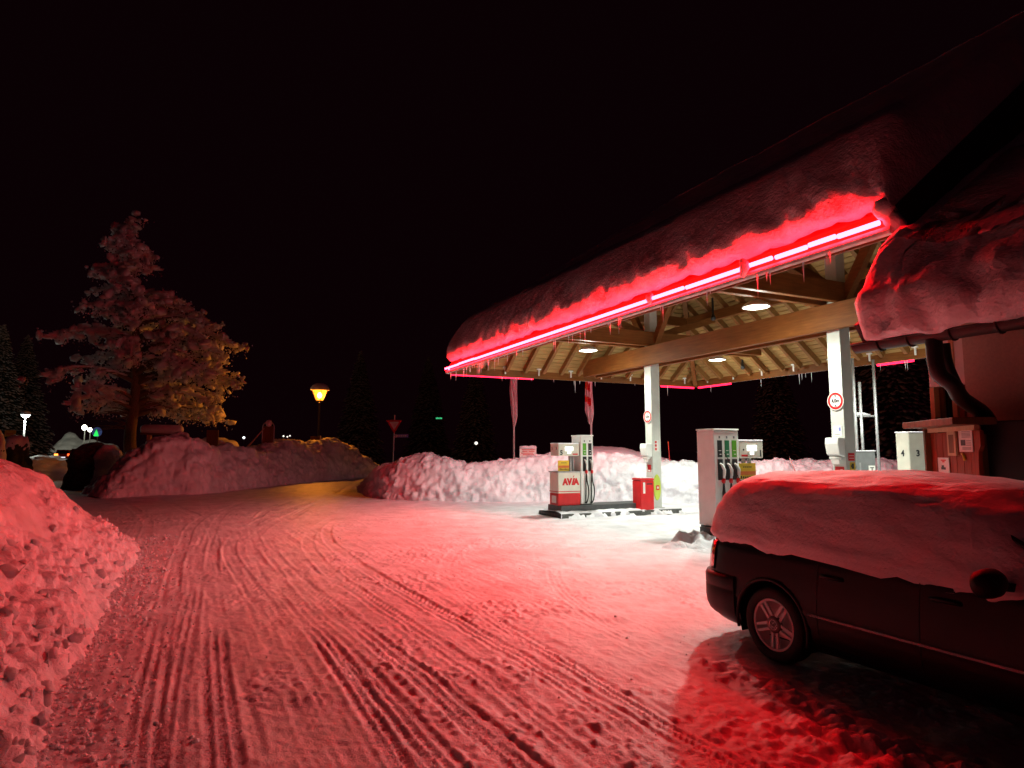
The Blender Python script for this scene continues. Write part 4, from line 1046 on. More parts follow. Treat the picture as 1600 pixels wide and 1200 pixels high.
def deck(mb):
    top = G[-1]; o = len(mb.v); mb._add(list(top), [tuple(range(NC))])
    bot = G[0]; mb._add(list(bot), [tuple(range(NC))])
sub(lambda g: g[0] == 'body', "body", 'carpaint', deck)
doors = [sub(lambda g, k=k, r=r: g == (k, r), "door", 'carpaint') for k in ('rd', 'fd') for r in (True, False)]
def side_y(x, z):
    i = np.argmin(np.abs(CT[:NC // 2, 0] - x)); return CT[i, 1] - float(np.interp(z, ZL, -np.array(IN)))
for d_, (hx, sg) in zip(doors, ((.60, -1), (.60, 1), (1.45, -1), (1.45, 1))):
    y = abs(side_y(hx, .8)) - .028
    MB().tube([(hx - .10, sg * (y + .02), .795), (hx - .06, sg * (y + .05), .80), (hx + .06, sg * (y + .05), .80), (hx + .10, sg * (y + .02), .795)], [.014, .017, .017, .014], 8).build("handle", M['carpaint'], d_, True)
for x in (.47, 1.28, 2.22):                        # shut lines
    for sg in (-1, 1):
        mb = MB(); pts = [(x, sg * (abs(side_y(x, z)) + .0015), z) for z in np.linspace(.27, .93, 14)]
        mb.tube(pts, .0035, 5).build("shut_line", M['ink'], car)
for sg in (-1, 1):
    mb = MB()
    mb.grid(np.array([[(x, sg * (abs(side_y(x, .485)) + d), z) for x in np.linspace(.40, 2.27, 24)] for z, d in ((.474, .004), (.477, .016), (.493, .0115), (.496, .002))])).build("chrome_strip", M['chrome'], car)
    for wx in WX:
        mb = MB(); pts = [(wx + (WR + .005) * math.cos(t_), sg * (abs(side_y(wx, .5)) - .004), WZ + (WR + .005) * math.sin(t_)) for t_ in np.linspace(-.25, math.pi + .25, 30)]
        mb.tube(pts, .016, 6).build("arch_lip", M['cartrim'], car, True)
        g = np.array([[(wx + .39 * math.cos(t_), sg * y, WZ + .39 * math.sin(t_)) for t_ in np.linspace(-.35, math.pi + .35, 24)] for y in (.84, .50)])
        MB().grid(g).build("wheel_housing", M['black'], car)
MB().box(-.92, 3.3, -.52, .52, .16, .62).build("underbody", M['black'], car)
# rear bumper
iz = [.25, .28, .33, .40, .50, .51, .52, .60, .63, .635]; io = [-.02, .012, .035, .045, .045, .036, .045, .045, .03, 0]
sel = [j for j in range(NC) if CT[j, 0] < -.385]; k0 = next(j for j in sel if (j - 1) % NC not in sel); order = [(k0 + i) % NC for i in range(len(sel))]
g = np.array([[(CT[j, 0] + CN[j, 0] * o * min(1, (-.38 - CT[j, 0]) / .14) ** .5, CT[j, 1] + CN[j, 1] * o * min(1, (-.38 - CT[j, 0]) / .14) ** .5, z) for j in order] for z, o in zip(iz, io)])
MB().grid(g).build("rear_bumper", M['cartrim'], car, True)
for sg in (-1, 1):                                 # tail lamps wrap round the corners
    js = [j for j in order if CT[j, 0] < -.70 and sg * CT[j, 1] > .40]
    if CT[js[0], 1] * sg > CT[js[-1], 1] * sg: js = js[::-1]
    g = np.array([[(CT[j, 0] + CN[j, 0] * (o - float(np.interp(z, ZL, IN))), CT[j, 1] + CN[j, 1] * (o - float(np.interp(z, ZL, IN))), z) for j in js] for z, o in ((.655, 0), (.66, .014), (.80, .018), (.915, .014), (.92, 0))])
    MB().grid(g).build("tail_light", M['lamp_red'], car, True)
# wheels
def wheel(wx, sg):
    w_ = MB().lathe([(.215, -.09), (.225, -.10), (.27, -.105), (.298, -.092), (.31, -.06), (.31, .06), (.298, .092), (.27, .105), (.225, .10), (.215, .09)], (wx, sg * .76, WZ), (0, sg, 0), 40).build("wheel", M['rubber'], car, True)
    o = sg * .835
    MB().lathe([(.218, -.01), (.218, .012), (.200, .016), (.192, .004), (.19, -.10), (.05, -.11), (0, -.11)], (wx, o, WZ), (0, sg, 0), 40).build("rim", M['alloy'], w_, True)
    sp = MB()
    for k in range(5):
        a_ = -math.pi / 2 + k * 2 * math.pi / 5
        d_ = Vector((math.cos(a_), 0, math.sin(a_))); n_ = Vector((-math.sin(a_), 0, math.cos(a_)))
        for e in (-1, 1):
            p = Vector((wx, o - sg * .008, WZ)) + d_ * .05 + n_ * (e * .024); q = Vector((wx, o - sg * .002, WZ)) + d_ * .202 + n_ * (e * .026)
            sp.beam(p, q, .026, .018, up=(0, 1, 0)) if False else sp.obox((p + q) / 2, (q - p) / 2, n_ * .0135, Vector((0, .009, 0)))
    sp.build("spokes", M['alloy'], w_, False, .003)
    hub = MB().lathe([(.072, -.02), (.07, .006), (.05, .012), (0, .013)], (wx, o, WZ), (0, sg, 0), 28).build("hub_cap", M['hubcap'], w_, True)
    return w_
M['hubcap'] = mat("hub_cap_paint", (.16, .10, .10), .35)
wr_ = [wheel(wx, sg) for wx in WX for sg in (-1, 1)]
# roundel on the rear wheel's hub: a ring with two stacked letter strokes
for wx in WX:
    hub = [c for c in wr_[0 if wx == 0 else 2].children if c.name.startswith("hub_cap")][0]
    y = -.835 - .0135
    mb = MB(); mb.tube([(wx + .040 * math.cos(t_), y, WZ + .040 * math.sin(t_)) for t_ in np.linspace(0, 2 * math.pi, 30)], .0035, 6)
    def stroke(a, b_): mb.tube([(wx + a[0], y, WZ + a[1]), (wx + b_[0], y, WZ + b_[1])], .0034, 5)
    stroke((-.018, .034), (0, .004)); stroke((.018, .034), (0, .004))
    for s_ in (-1, 1): stroke((s_ * .033, .018), (s_ * .014, -.032)); stroke((s_ * .014, -.032), (0, -.002))
    mb.build("roundel", M['chrome'], hub, True)
# cabin
def ring(x0, x1, w, z, n=96, pw=5.0, dz=None):
    t_ = np.linspace(0, 2 * math.pi, n, endpoint=False); c, s = np.cos(t_), np.sin(t_)
    X = (x0 + x1) / 2 + (x1 - x0) / 2 * np.sign(c) * np.abs(c) ** (2 / pw); Y = w * np.sign(s) * np.abs(s) ** (2 / pw)
    return np.stack([X, Y, np.full(n, z)], 1)
lv = [(-.93, 2.30, .80, .94), (-.88, 2.12, .775, 1.05), (-.80, 1.85, .725, 1.20), (-.69, 1.60, .665, 1.33), (-.58, 1.40, .605, 1.41)]
MB().grid(np.array([ring(*l) for l in lv]), wrap=True).build("cabin_glass", M['glass'], car, True)
lv2 = [(-.58, 1.40, .605, 1.41), (-.50, 1.30, .55, 1.44), (-.4, 1.05, .42, 1.46), (.1, .6, .15, 1.465), (.33, .36, .01, 1.466)]
MB().grid(np.array([ring(*l) for l in lv2]), wrap=True).build("roof", M['carpaint'], car, True)
for sg in (-1, 1):
    for path_ in ([(2.28, .79, .95), (1.85, .72, 1.20), (1.40, .60, 1.41)], [(1.22, .80, .95), (1.20, .71, 1.25), (1.12, .62, 1.42)], [(.40, .80, .95), (.38, .72, 1.25), (.36, .62, 1.42)]):
        MB().tube([(x, sg * (y - .012), z) for x, y, z in path_], .022, 6).build("pillar", M['black'], car, True)
    mr = MB().lathe([(0.001, -.12), (.06, -.115), (.085, -.06), (.088, .0), (.08, .08), (.045, .125), (.001, .13)], (1.80, sg * 1.0, .985), (0, sg, 0), 20).build("door_mirror", M['cartrim'], car, True)
    MB().beam((1.82, sg * .80, .95), (1.80, sg * .92, .965), .06, .05).build("mirror_arm", M['cartrim'], mr)
    co = np.array([v.co[:] for v in mr.data.vertices]); co[:, 0] = 1.80 + (co[:, 0] - 1.80) * .8; mr.data.vertices.foreach_set("co", co.astype(np.float32).ravel())
MB().beam((2.36, -.62, .955), (2.2, .1, 1.02), .025, .02).build("wiper", M['black'], car)
MB().tube([(-.72, -.4, 1.42), (-.95, -.42, 1.75)], .004, 5).build("aerial", M['black'], car)
# the snow that buries the cabin
n_ = 260
def zlow(x): return .925 - .055 * np.clip((x + .9) / 2.6, 0, 1)
sv = [(-1.00, 2.36, .858, .90, 4.6), (-1.02, 2.35, .866, .945, 4.6), (-1.0, 2.28, .856, 1.02, 4.6), (-.955, 2.16, .838, 1.13, 4.8), (-.895, 2.04, .812, 1.24, 4.8), (-.82, 1.92, .780, 1.34, 4.8), (-.745, 1.80, .742, 1.42, 4.8),
      (-.675, 1.70, .700, 1.475, 4.8), (-.60, 1.60, .64, 1.515, 4.6), (-.50, 1.46, .55, 1.545, 4.4), (-.48, 1.28, .46, 1.565, 3.6), (-.28, 1.05, .32, 1.58, 3.2), (0, .7, .17, 1.588, 3), (.3, .4, .03, 1.59, 2.5)]
svi = np.array(sv); tt = np.linspace(0, len(sv) - 1, 72); 
lvl = [[np.interp(x, range(len(sv)), svi[:, k]) for k in range(5)] for x in tt]
R3 = np.array([ring(l[0], l[1], l[2], l[3], n_, l[4]) for l in lvl])
f3 = R3.reshape(-1, 3)
lowmix = np.clip(1 - np.arange(72) / 26, 0, 1)[:, None]
R3[..., 2] += (zlow(R3[..., 0]) - .90 + .045 * fbm(np.stack([f3[:, 0] * 5, f3[:, 1] * 4, f3[:, 2] * .3], -1), 4, 77).reshape(72, n_)) * lowmix
nse = fbm(f3 * np.array([3.2, 3.2, 9]), 4, 88).reshape(72, n_) * .014 + fbm(f3 * np.array([1.3, 1.3, 2]), 2, 99).reshape(72, n_) * .022
c3 = R3 - np.array([.6, 0, 1.0]); c3[..., 0] *= .5; c3 /= np.linalg.norm(c3, axis=-1, keepdims=True)
R3 = R3 + c3 * nse[..., None]
inner = R3[0].copy(); inner[:, 1] *= .93; inner[:, 0] = .6 + (inner[:, 0] - .6) * .965; inner[:, 2] += .008
R3 = np.concatenate([inner[None], R3])
mb = MB(); vs3 = R3.reshape(-1, 3); F3 = []
nz3 = fbm(vs3 * 5, 3, 121)
for i in range(72):
    for j in range(n_):
        q = (i * n_ + j, i * n_ + (j + 1) % n_, (i + 1) * n_ + (j + 1) % n_, (i + 1) * n_ + j)
        c = vs3[list(q)].mean(0); nz = nz3[q[0]] * .05
        if c[0] > 2.0 + nz and c[2] < 1.10: continue
        if c[0] > 1.98 + nz and c[2] < 1.22 + nz and c[1] > -.66: continue
        F3.append(q)
mb._add(vs3, F3)
tag(mb.build("car_snow", M['car_snow'], None, True, 0, **CAR), "thick wind-rippled snow covering the parked car's roof and side windows", "snow")
# ------------------------------------------------------------------ the snow-laden tree across the road
TY = 37.0
tb = at(203, 703, TY); TX0 = tb[0]
def ico(sub, seed, flat=(1, 1, 1), jag=.3):
    bm = bmesh.new(); bmesh.ops.create_icosphere(bm, subdivisions=sub, radius=1); r = random.Random(seed)
    for v in bm.verts:
        k = 1 - jag / 2 + jag * r.random(); v.co = Vector((v.co.x * k * flat[0], v.co.y * k * flat[1], v.co.z * k * flat[2]))
    a = np.array([v.co[:] for v in bm.verts]); f = np.array([[v.index for v in fc.verts] for fc in bm.faces]); bm.free(); return a, f
def rotm(rg, tilt=.5):
    return np.array(Matrix.Rotation(rg.random() * 6.283, 3, 'Z') @ Matrix.Rotation(rg.gauss(0, tilt), 3, 'X') @ Matrix.Rotation(rg.gauss(0, tilt), 3, 'Y'))
def big_tree():
    rg = random.Random(21)
    t = thing("broadleaf_tree", "tall spreading tree with snow-laden withered leaves, lit orange at its lower right", "tree", (TX0, TY, 0))
    Hh = [3.6, 4.3, 5.2, 6.2, 7.4, 8.6, 10.0, 11.2, 12.2, 13.2, 14.2, 15.2]
    Lw = [2.2, 2.8, 3.2, 3.7, 3.9, 3.5, 2.8, 2.4, 1.8, 1.2, 1.0, .7]
    Rw = [5.6, 5.9, 5.7, 5.4, 5.3, 5.3, 5.1, 3.3, 2.4, 1.2, 1.1, .6]
    trunk = MB()
    ax = [(0, 0, -.2), (.05, .1, 1.2), (-.1, 0, 2.6), (.1, .1, 4.5), (.05, 0, 7), (-.2, .1, 9.5), (-.5, 0, 12), (-.9, 0, 14.2), (-1.1, 0, 15.3)]
    trunk.tube(smooth_path(ax), np.linspace(.42, .03, len(smooth_path(ax))), 10)
    axp = np.array(ax)
    limbs = MB(); snowP = []; snowM = []; leafP = []; leafM = []
    for k in range(120):
        h = 4.5 + 10.9 * (k / 119) ** 1.1 + rg.gauss(0, .15)
        az = rg.random() * 2 * math.pi
        if math.sin(az * 3 + h * 1.9) > .72: continue
        cl_, cr_ = np.interp(h, Hh, Lw), np.interp(h, Hh, Rw)
        R_ = (cr_ * max(0, math.cos(az)) + cl_ * max(0, -math.cos(az)) + abs(math.sin(az)) * (cl_ + cr_) / 2) / (abs(math.cos(az)) + abs(math.sin(az)))
        R_ *= .78 + .34 * rg.random()
        c0 = np.array([np.interp(h - .8, axp[:, 2], axp[:, 0]), np.interp(h - .8, axp[:, 2], axp[:, 1]), h - .9])
        up = .5 + .05 * R_
        bend = rg.gauss(0, .25); pts = []
        for s in np.linspace(0, 1, 7):
            a2 = az + bend * s; r_ = R_ * s
            z = c0[2] + up * math.sin(s * 2.0) * 1.4 - .55 * R_ * .42 * s ** 2.4
            pts.append((c0[0] + math.cos(a2) * r_, c0[1] + math.sin(a2) * r_, z))
        limbs.tube(pts, list(np.linspace(.085 + .014 * R_, .014, 7)), 5)
        for s in np.linspace(.18, .97, int(3 + 4 * R_)):      # snow lying along the limb
            c = np.array([np.interp(s, np.linspace(0, 1, 7), [p_[i] for p_ in pts]) for i in range(3)]); w_ = .10 + .07 * rg.random()
            snowP.append(c + np.array([0, 0, .05])); snowM.append(np.array(Matrix.Rotation(az, 3, 'Z')) @ np.diag([w_ * 2.4, w_ * .8, w_ * .6]))
        P7 = np.array(pts)
        for q in range(int(3 + 2.6 * R_)):
            s = .22 + .78 * rg.random() ** .75
            c = np.array([np.interp(s, np.linspace(0, 1, 7), P7[:, i]) for i in range(3)])
            spread = .16 + .26 * s * min(1, R_ / 3)
            tw = c + np.array([rg.gauss(0, spread), rg.gauss(0, spread), rg.gauss(-.12, .2)])
            if q % 2 == 0: limbs.tube([c, (c + tw) / 2 + np.array([0, 0, .06]), tw], [.016, .012, .006], 4)
            for e in range(4):
                p = tw + np.array([rg.gauss(0, .14), rg.gauss(0, .14), rg.gauss(.02, .10)])
                sz = .05 + .19 * rg.random() ** 2.4
                snowP.append(p); snowM.append(rotm(rg, .55) @ np.diag([sz * rg.uniform(.8, 2.0), sz * rg.uniform(.6, 1.1), sz * rg.uniform(.5, 1.5)]))
            for e in range(11):
                p = tw + np.array([rg.gauss(0, .20), rg.gauss(0, .20), rg.gauss(-.16, .22)])
                leafP.append(p); leafM.append(np.array(Matrix.Rotation(rg.random() * 6.28, 3, 'Z') @ Matrix.Rotation(rg.gauss(0, .5), 3, 'X')) * rg.uniform(.05, .11))
    # the bare twigs at the foot of the crown
    for k in range(16):
        az = rg.uniform(2.4, 4.2); L = rg.uniform(.8, 2.1); h = rg.uniform(2.9, 3.9)
        c = np.array([0, -.1, h]); e = c + np.array([math.cos(az) * L, -abs(math.sin(az)) * L * .6, rg.uniform(-.3, .35)])
        limbs.tube([c, (c + e) / 2 + np.array([0, 0, .12]), e], [.04, .028, .01], 5)
    trunk.build("trunk", M['bark'], t, True)
    limbs.build("branches", M['bark'], t, True)
    sa, sf = ico(1, 5, (1, 1, 1), .5)
    v, f = scatter(sa, sf, np.array(snowP), np.array(snowM))
    put("snow_load", np_mesh("snow_load", v, f, M['tree_snow']), t)['kind'] = 'stuff'
    lv_ = np.array([(-.5, 0, .1), (.15, .1, .0), (.5, 0, -.75), (-.35, -.1, -1.0)]); lf_ = np.array([(0, 1, 2, 3)])
    v, f = scatter(lv_, lf_, np.array(leafP), np.array(leafM))
    mi = (np.random.RandomState(3).rand(len(f)) < .72).astype(int)
    put("crown", np_mesh("crown", v, f, [M['leaf'], M['tree_snow']], mi, False), t)['kind'] = 'stuff'
    return t
M['tree_snow'] = snow_mat("snow_on_leaves", (.74, .74, .75), 30, 8, .01, .02, dirt=.25)
big_tree()

# ------------------------------------------------------------------ dark conifers behind the station
def conifer():
    rg = random.Random(8)
    t = thing("spruce_tree", "", "tree")
    MB().tube([(0, 0, -.3), (0, 0, 6), (0, 0, 12)], [.25, .15, .02], 8).build("trunk", M['bark'], t, True)
    P_, Mx, Ps, Ms = [], [], [], []
    for k in range(1500):
        h = .6 + 11.2 * (k / 1500) ** .9; R_ = 3.0 * (1 - h / 12.2) ** .8 * rg.uniform(.6, 1.1); az = rg.random() * 6.283
        for s in (.35, .6, .85, 1.0):
            p = np.array([math.cos(az) * R_ * s, math.sin(az) * R_ * s, h - .42 * R_ * s ** 1.5 + rg.gauss(0, .12)])
            m_ = np.array(Matrix.Rotation(az, 3, 'Z') @ Matrix.Rotation(.35 + rg.gauss(0, .2), 3, 'Y'))
            w = (.13 + .085 * R_) * (1.1 - .4 * s)
            P_.append(p); Mx.append(m_ @ np.diag([w * 1.3, w * .8, w]))
            if rg.random() < .62: Ps.append(p + np.array([0, 0, .07])); Ms.append(m_ @ np.diag([w * rg.uniform(.7, 1.2), w * .6, w * .42]))
    lv_ = np.array([(-1, 0, .1), (0, -.7, -.25), (1, 0, -.3), (0, .7, -.25), (0, 0, .12)]); lf_ = np.array([(0, 1, 4), (1, 2, 4), (2, 3, 4), (3, 0, 4)])
    v, f = scatter(lv_, lf_, np.array(P_), np.array(Mx))
    put("crown", np_mesh("crown", v, f, M['needle'], None, False), t)['kind'] = 'stuff'
    sa, sf = ico(1, 9, (1, 1, .5), .5)
    v, f = scatter(sa, sf, np.array(Ps), np.array(Ms))
    put("snow_load", np_mesh("snow_load", v, f, M['tree_snow']), t)['kind'] = 'stuff'
    return t
con = conifer()
spots = [(1400, 60, 1.7, "snowy dark spruce just right of the vent pipes behind the bank"), (1455, 66, 2.0, "taller snowy spruce behind the third pump and the wooden board"),
         (1352, 80, 1.6, "dim spruce standing behind the vent pipes"), (560, 105, 1.5, "dim spruce beyond the road between the lantern and the give way sign"),
         (668, 120, 1.6, "dim spruce beyond the road under the green lit sign"), (742, 98, 1.3, "dim spruce behind the small white light left of the flag"),
         (1215, 70, 1.2, "dim spruce behind the bank between the two posts"), (30, 70, 1.2, "dim spruce far left behind the white street lamp"), (-10, 58, 1.1, "dim spruce at the far left edge of the picture")]
for k, (px, Y, s, lab) in enumerate(spots):
    o = con if k == 0 else copy_tree(con)
    q = at(px, 703, Y); o.location = (q[0], Y, -.1); o.rotation_euler = (0, 0, k * 1.3); o.scale = (s, s, s)
    tag(o, lab, "tree", "dark spruces behind the station and the road")

# ------------------------------------------------------------------ street furniture across the road
def lantern(px, Y, htop):
    q = at(px, 700, Y)
    t = thing("street_lantern", "black lantern street lamp glowing orange behind the snow mound", "street lamp", (q[0], Y, 0))
    z = htop
    MB().tube([(0, 0, 0), (0, 0, 1.0), (0, 0, z - .75)], [.08, .055, .045], 10).build("pole", M['black'], t, True)
    MB().lathe([(.0, z - .84), (.10, z - .82), (.19, z - .76), (.19, z - .73)], n=6).build("cradle", M['black'], t)
    g = MB().lathe([(.18, z - .72), (.40, z - .22), (.40, z - .20)], n=6).build("glass", M['sodium'], t)
    MB().lathe([(0, z - .62), (.09, z - .58), (.12, z - .46), (.09, z - .34), (0, z - .30)], n=14).build("bulb", glow_glass("sodium_bulb", (1.0, .42, .06), 14), t, True)
    fr = MB()
    for k in range(6):
        a = k * math.pi / 3 + .0; fr.tube([(.185 * math.cos(a), .185 * math.sin(a), z - .72), (.405 * math.cos(a), .405 * math.sin(a), z - .20)], .012, 5)
    fr.build("frame", M['black'], t)
    MB().lathe([(.46, z - .20), (.38, z - .12), (.14, z - .02), (.0, z)], n=6).build("cap", M['black'], t)
    MB().lathe([(.47, z - .18), (.46, z - .08), (.38, z + .06), (.2, z + .15), (0, z + .17)], n=18).build("snow_cap", M['snow'], t, True)
    l = bpy.data.lights.new("street_lantern_light", 'POINT'); l.energy = SODIUM_WATT; l.color = SODIUM_COLOR; l.shadow_soft_size = .1
    lo = bpy.data.objects.new("street_lantern_light", l); col.objects.link(lo); lo.parent = t; lo.location = (0, 0, z - .42)
    return t
def glow_glass(name, c, s):
    m, nt, b = _nodes(name); tr = nt.nodes.new('ShaderNodeBsdfTransparent'); em = nt.nodes.new('ShaderNodeEmission'); ad = nt.nodes.new('ShaderNodeAddShader')
    em.inputs[0].default_value = (*c, 1); em.inputs[1].default_value = s
    nt.links.new(tr.outputs[0], ad.inputs[0]); nt.links.new(em.outputs[0], ad.inputs[1]); nt.links.new(ad.outputs[0], nt.nodes['Material Output'].inputs[0]); return m
M['sodium'] = glow_glass("sodium_glass", (1.0, .22, .012), 2.6)
q = at(497, 604, 43.5)
lan = lantern(497, 43.5, q[2] / 1.3); lan.scale = (1.3, 1.3, 1.3)
def lamp_cut():
    pass
# sign under the lantern
q = at(494, 687, 39.5)
t = thing("info_board", "small framed board standing under the orange lantern", "sign", (q[0], 39.5, 0))
MB().box(-.30, .24, -.02, .02, q[2] - .22, q[2] + .20).build("panel", M['brown_wood'], t, False, .01)
MB().box(.25, .29, -.03, .03, 1.0, q[2] + .24).build("post", M['paper'], t)
MB().box(-.34, -.30, -.03, .03, 1.0, q[2] + .2).build("post", M['brown_wood'], t)
# white globe street lamp at the far left
q = at(40, 648, 43.0)
t = thing("street_lamp", "white glowing ball street lamp with a snow cap at the far left", "street lamp", (q[0], 43, 0))
MB().tube([(0, 0, 0), (0, 0, q[2] - .15)], [.06, .045], 10).build("pole", M['steel'], t, True)
MB().lathe([(.05, q[2] - .22), (.20, q[2] - .12), (.27, q[2] + .02)], n=20).build("globe", M['lampwhite'] if 'lampwhite' in M else emit("white_lamp_glass", (.92, 1, .92), 5), t, True)
MB().lathe([(.285, q[2] + .0), (.28, q[2] + .12), (.18, q[2] + .25), (0, q[2] + .29)], n=20).build("snow_cap", M['snow'], t, True)
l = bpy.data.lights.new("street_lamp_light", 'POINT'); l.energy = 420; l.color = (.92, 1, .85); l.shadow_soft_size = .1
lo = bpy.data.objects.new("street_lamp_light", l); col.objects.link(lo); lo.parent = t; lo.location = (0, -.05, q[2] - .36)
# yellow town sign
q = at(16, 677, 38)
t = thing("town_sign", "small yellow place sign at the far left edge", "road sign", (q[0], 38, 0))
MB().box(-.32, .32, -.01, .01, q[2] - .18, q[2] + .18).build("panel", M['yellow'], t)
MB().box(-.22, .16, -.0145, -.0105, q[2] - .08, q[2] + .0).build("print", M['orange_print'], t)
MB().tube([(0, .03, 0), (0, .03, q[2])], .025, 8).build("post", M['steel'], t)
# snow-topped hedges, mounds and the lit slope behind
def dome(px, Y, half_px, top_py, name, label, cat, m_low, m_top=None, depth=1.0, seed=0, base=None, rel=.55):
    q = at(px, top_py, Y); r = half_px * Y / FPX; H = q[2]
    n = 44; th = np.linspace(0, 2 * math.pi, n, endpoint=False); ph = np.linspace(0, 1, 22)
    prof_r = np.cos(ph * math.pi / 2) ** .7; prof_z = np.sin(ph * math.pi / 2) ** .9
    g = np.zeros((22, n, 3)); g[..., 0] = prof_r[:, None] * np.cos(th) * r; g[..., 1] = prof_r[:, None] * np.sin(th) * r * depth; g[..., 2] = prof_z[:, None] * H
    f_ = g.reshape(-1, 3); nn = (fbm(f_ * 1.3 + seed, 4, seed).reshape(22, n) * .34 + fbm(f_ * 5, 3, seed + 4).reshape(22, n) * .09) * min(1, r)
    g[..., 0] *= 1 + nn / max(r, .3); g[..., 1] *= 1 + nn / max(r, .3); g[..., 2] *= 1 + .5 * nn / max(H, .5)
    k = int(22 * rel)
    if m_top:
        t = thing(name, label, cat, (q[0], Y, 0))
        MB().grid(g, wrap=True).build("bush", M[m_low], t, True)
        g2 = g[k:].copy(); g2 *= 1.04; g2[..., 2] += .05
        g2 = np.concatenate([g[k:k + 1] * [.98, .98, 1], g2])
        MB().grid(g2, wrap=True).build("snow_cap", M[m_top], t, True)
        return t
    return tag(MB().grid(g, wrap=True).build(name, M[m_low], None, True, 0, (q[0], Y, 0)), label, cat)
dome(148, 30.5, 44, 697, "hedge", "dark brown hedge dusted with snow left of the big mound", "hedge", 'leaf', None, .8, 4)
dome(170, 29.8, 20, 697, "snow_mound", "small pink snow lump beside the tree trunk", "snow mound", 'snow', None, .9, 9)
dome(26, 34, 22, 686, "snowy_bush", "dark round bush with a snow hood under the yellow sign", "bush", 'needle', 'snow', .9, 12, rel=.5)
dome(-2, 32, 11, 675, "snowy_bush", "white snow-covered ball bush at the left picture edge", "bush", 'needle', 'snow', 1, 14, rel=.15)
dome(60, 40, 60, 715, "snow_mound", "low grey snow verge under the white street lamp", "snow mound", 'snow', None, 1.5, 16)
bank("snow_slope", "pale floodlit snow slope far behind the red car",
     [(at(px, 700, 82)[0], 82, h, 1) for px, h in ((60, .4), (76, 4.3), (88, 3.9), (102, 3.3), (126, 3.2), (140, 2.9), (152, 2.3), (166, 1.4), (176, .2))],
     [(0, 0), (1.2, .5), (2.4, .8), (3.6, 1), (5, .6), (6, 0)], 120, 40, 1, .5, .4, .1, 1, 91, .4, 'snow', None, "snow slope")
# floodlights and the lit round sign above the slope
for px, py, w, lab in ((132, 668, .34, "bright white floodlight above the far snow slope, left of two"), (140.5, 671.5, .28, "bright white floodlight next to the round lit sign, right of two")):
    q = at(px, py, 76)
    t = thing("floodlight", lab, "floodlight", (q[0], 76, q[2]), 0, "floodlights over the far slope")
    MB().lathe([(w, 0), (w * .7, .2), (0, .26)], (0, 0, 0), (0, 1, 0), 14).build("housing", M['black'], t, True)
    MB().lathe([(w * .95, -.01), (0, -.03)], (0, 0, 0), (0, 1, 0), 14).build("lens", emit("flood_lens", (1, .97, .85), 5), t)
    MB().tube([(0, .1, 0), (0, .1, -q[2])], .06, 6).build("pole", M['steel'], t)
    l = bpy.data.lights.new("floodlight_light", 'SPOT'); l.energy = 420; l.color = (.95, 1, .72); l.spot_size = 1.6; l.spot_blend = .8; l.shadow_soft_size = .2
    lo = bpy.data.objects.new("floodlight_light", l); col.objects.link(lo); lo.parent = t; lo.location = (0, -.4, 0)
    tgt = Vector((-1.2, 5.0, -1.5)) if px < 135 else Vector((-2.5, 3.0, -2)); lo.rotation_euler = tgt.to_track_quat('-Z', 'Y').to_euler(); lo.location = (0, -2.5, 1.2)
q = at(151, 675, 75)
t = thing("round_lit_sign", "round blue lit sign with a green tree shape on it, far left", "sign", (q[0], 75, q[2]))
MB().lathe([(0, -.05), (.50, -.05), (.54, 0), (.54, .15), (0, .15)], (0, 0, 0), (0, 1, 0), 26).build("disc", emit("blue_sign_glow", (.10, .16, .42), .22), t)
MB().prism([(-.30, -.075, -.48), (.30, -.075, -.48), (.16, -.075, -.05), (0, -.075, .32), (-.16, -.075, -.05)], (0, .02, 0)).build("tree_mark", emit("green_sign_glow", (.03, .9, .12), 1.0), t)
MB().tube([(0, .2, 0), (0, .2, -q[2])], .07, 6).build("post", M['steel'], t)
# red car on the side road
q = at(98, 709, 70)
t = thing("distant_car", "small dark car with glowing red tail lights on the side road", "car", (q[0], 70, q[2] - .95), .25)
MB().prism([(-.78, 0, .25), (.78, 0, .25), (.82, 0, .7), (.72, 0, .92), (.58, 0, 1.38), (-.58, 0, 1.38), (-.72, 0, .92), (-.82, 0, .7)], (0, 3.9, 0)).build("body", M['lamp_red'], t, False, .05)
MB().prism([(-.60, -.01, .95), (.60, -.01, .95), (.50, -.01, 1.30), (-.50, -.01, 1.30)], (0, .008, 0)).build("rear_window", M['glass'], t)
for s in (-1, 1):
    MB().box(s * .62 - .17, s * .62 + .17, -.03, .02, .72, .95).build("tail_light", emit("tail_glow", (1, .10, .02), 2.6) if s > 0 else emit("tail_glow_strong", (1, .22, .03), 5), t)
    for y in (.6, 3.1): MB().lathe([(0, -.1), (.3, -.1), (.3, .1), (0, .1)], (s * .7, y, .3), (1, 0, 0), 14).build("wheel", M['rubber'], t)
MB().box(-.26, .26, -.015, -.002, .50, .62).build("number_plate", emit("plate_glow", (.9, .9, 1), .8), t)
MB().box(-.80, .80, -.06, .05, .30, .45).build("bumper", M['steel'], t)
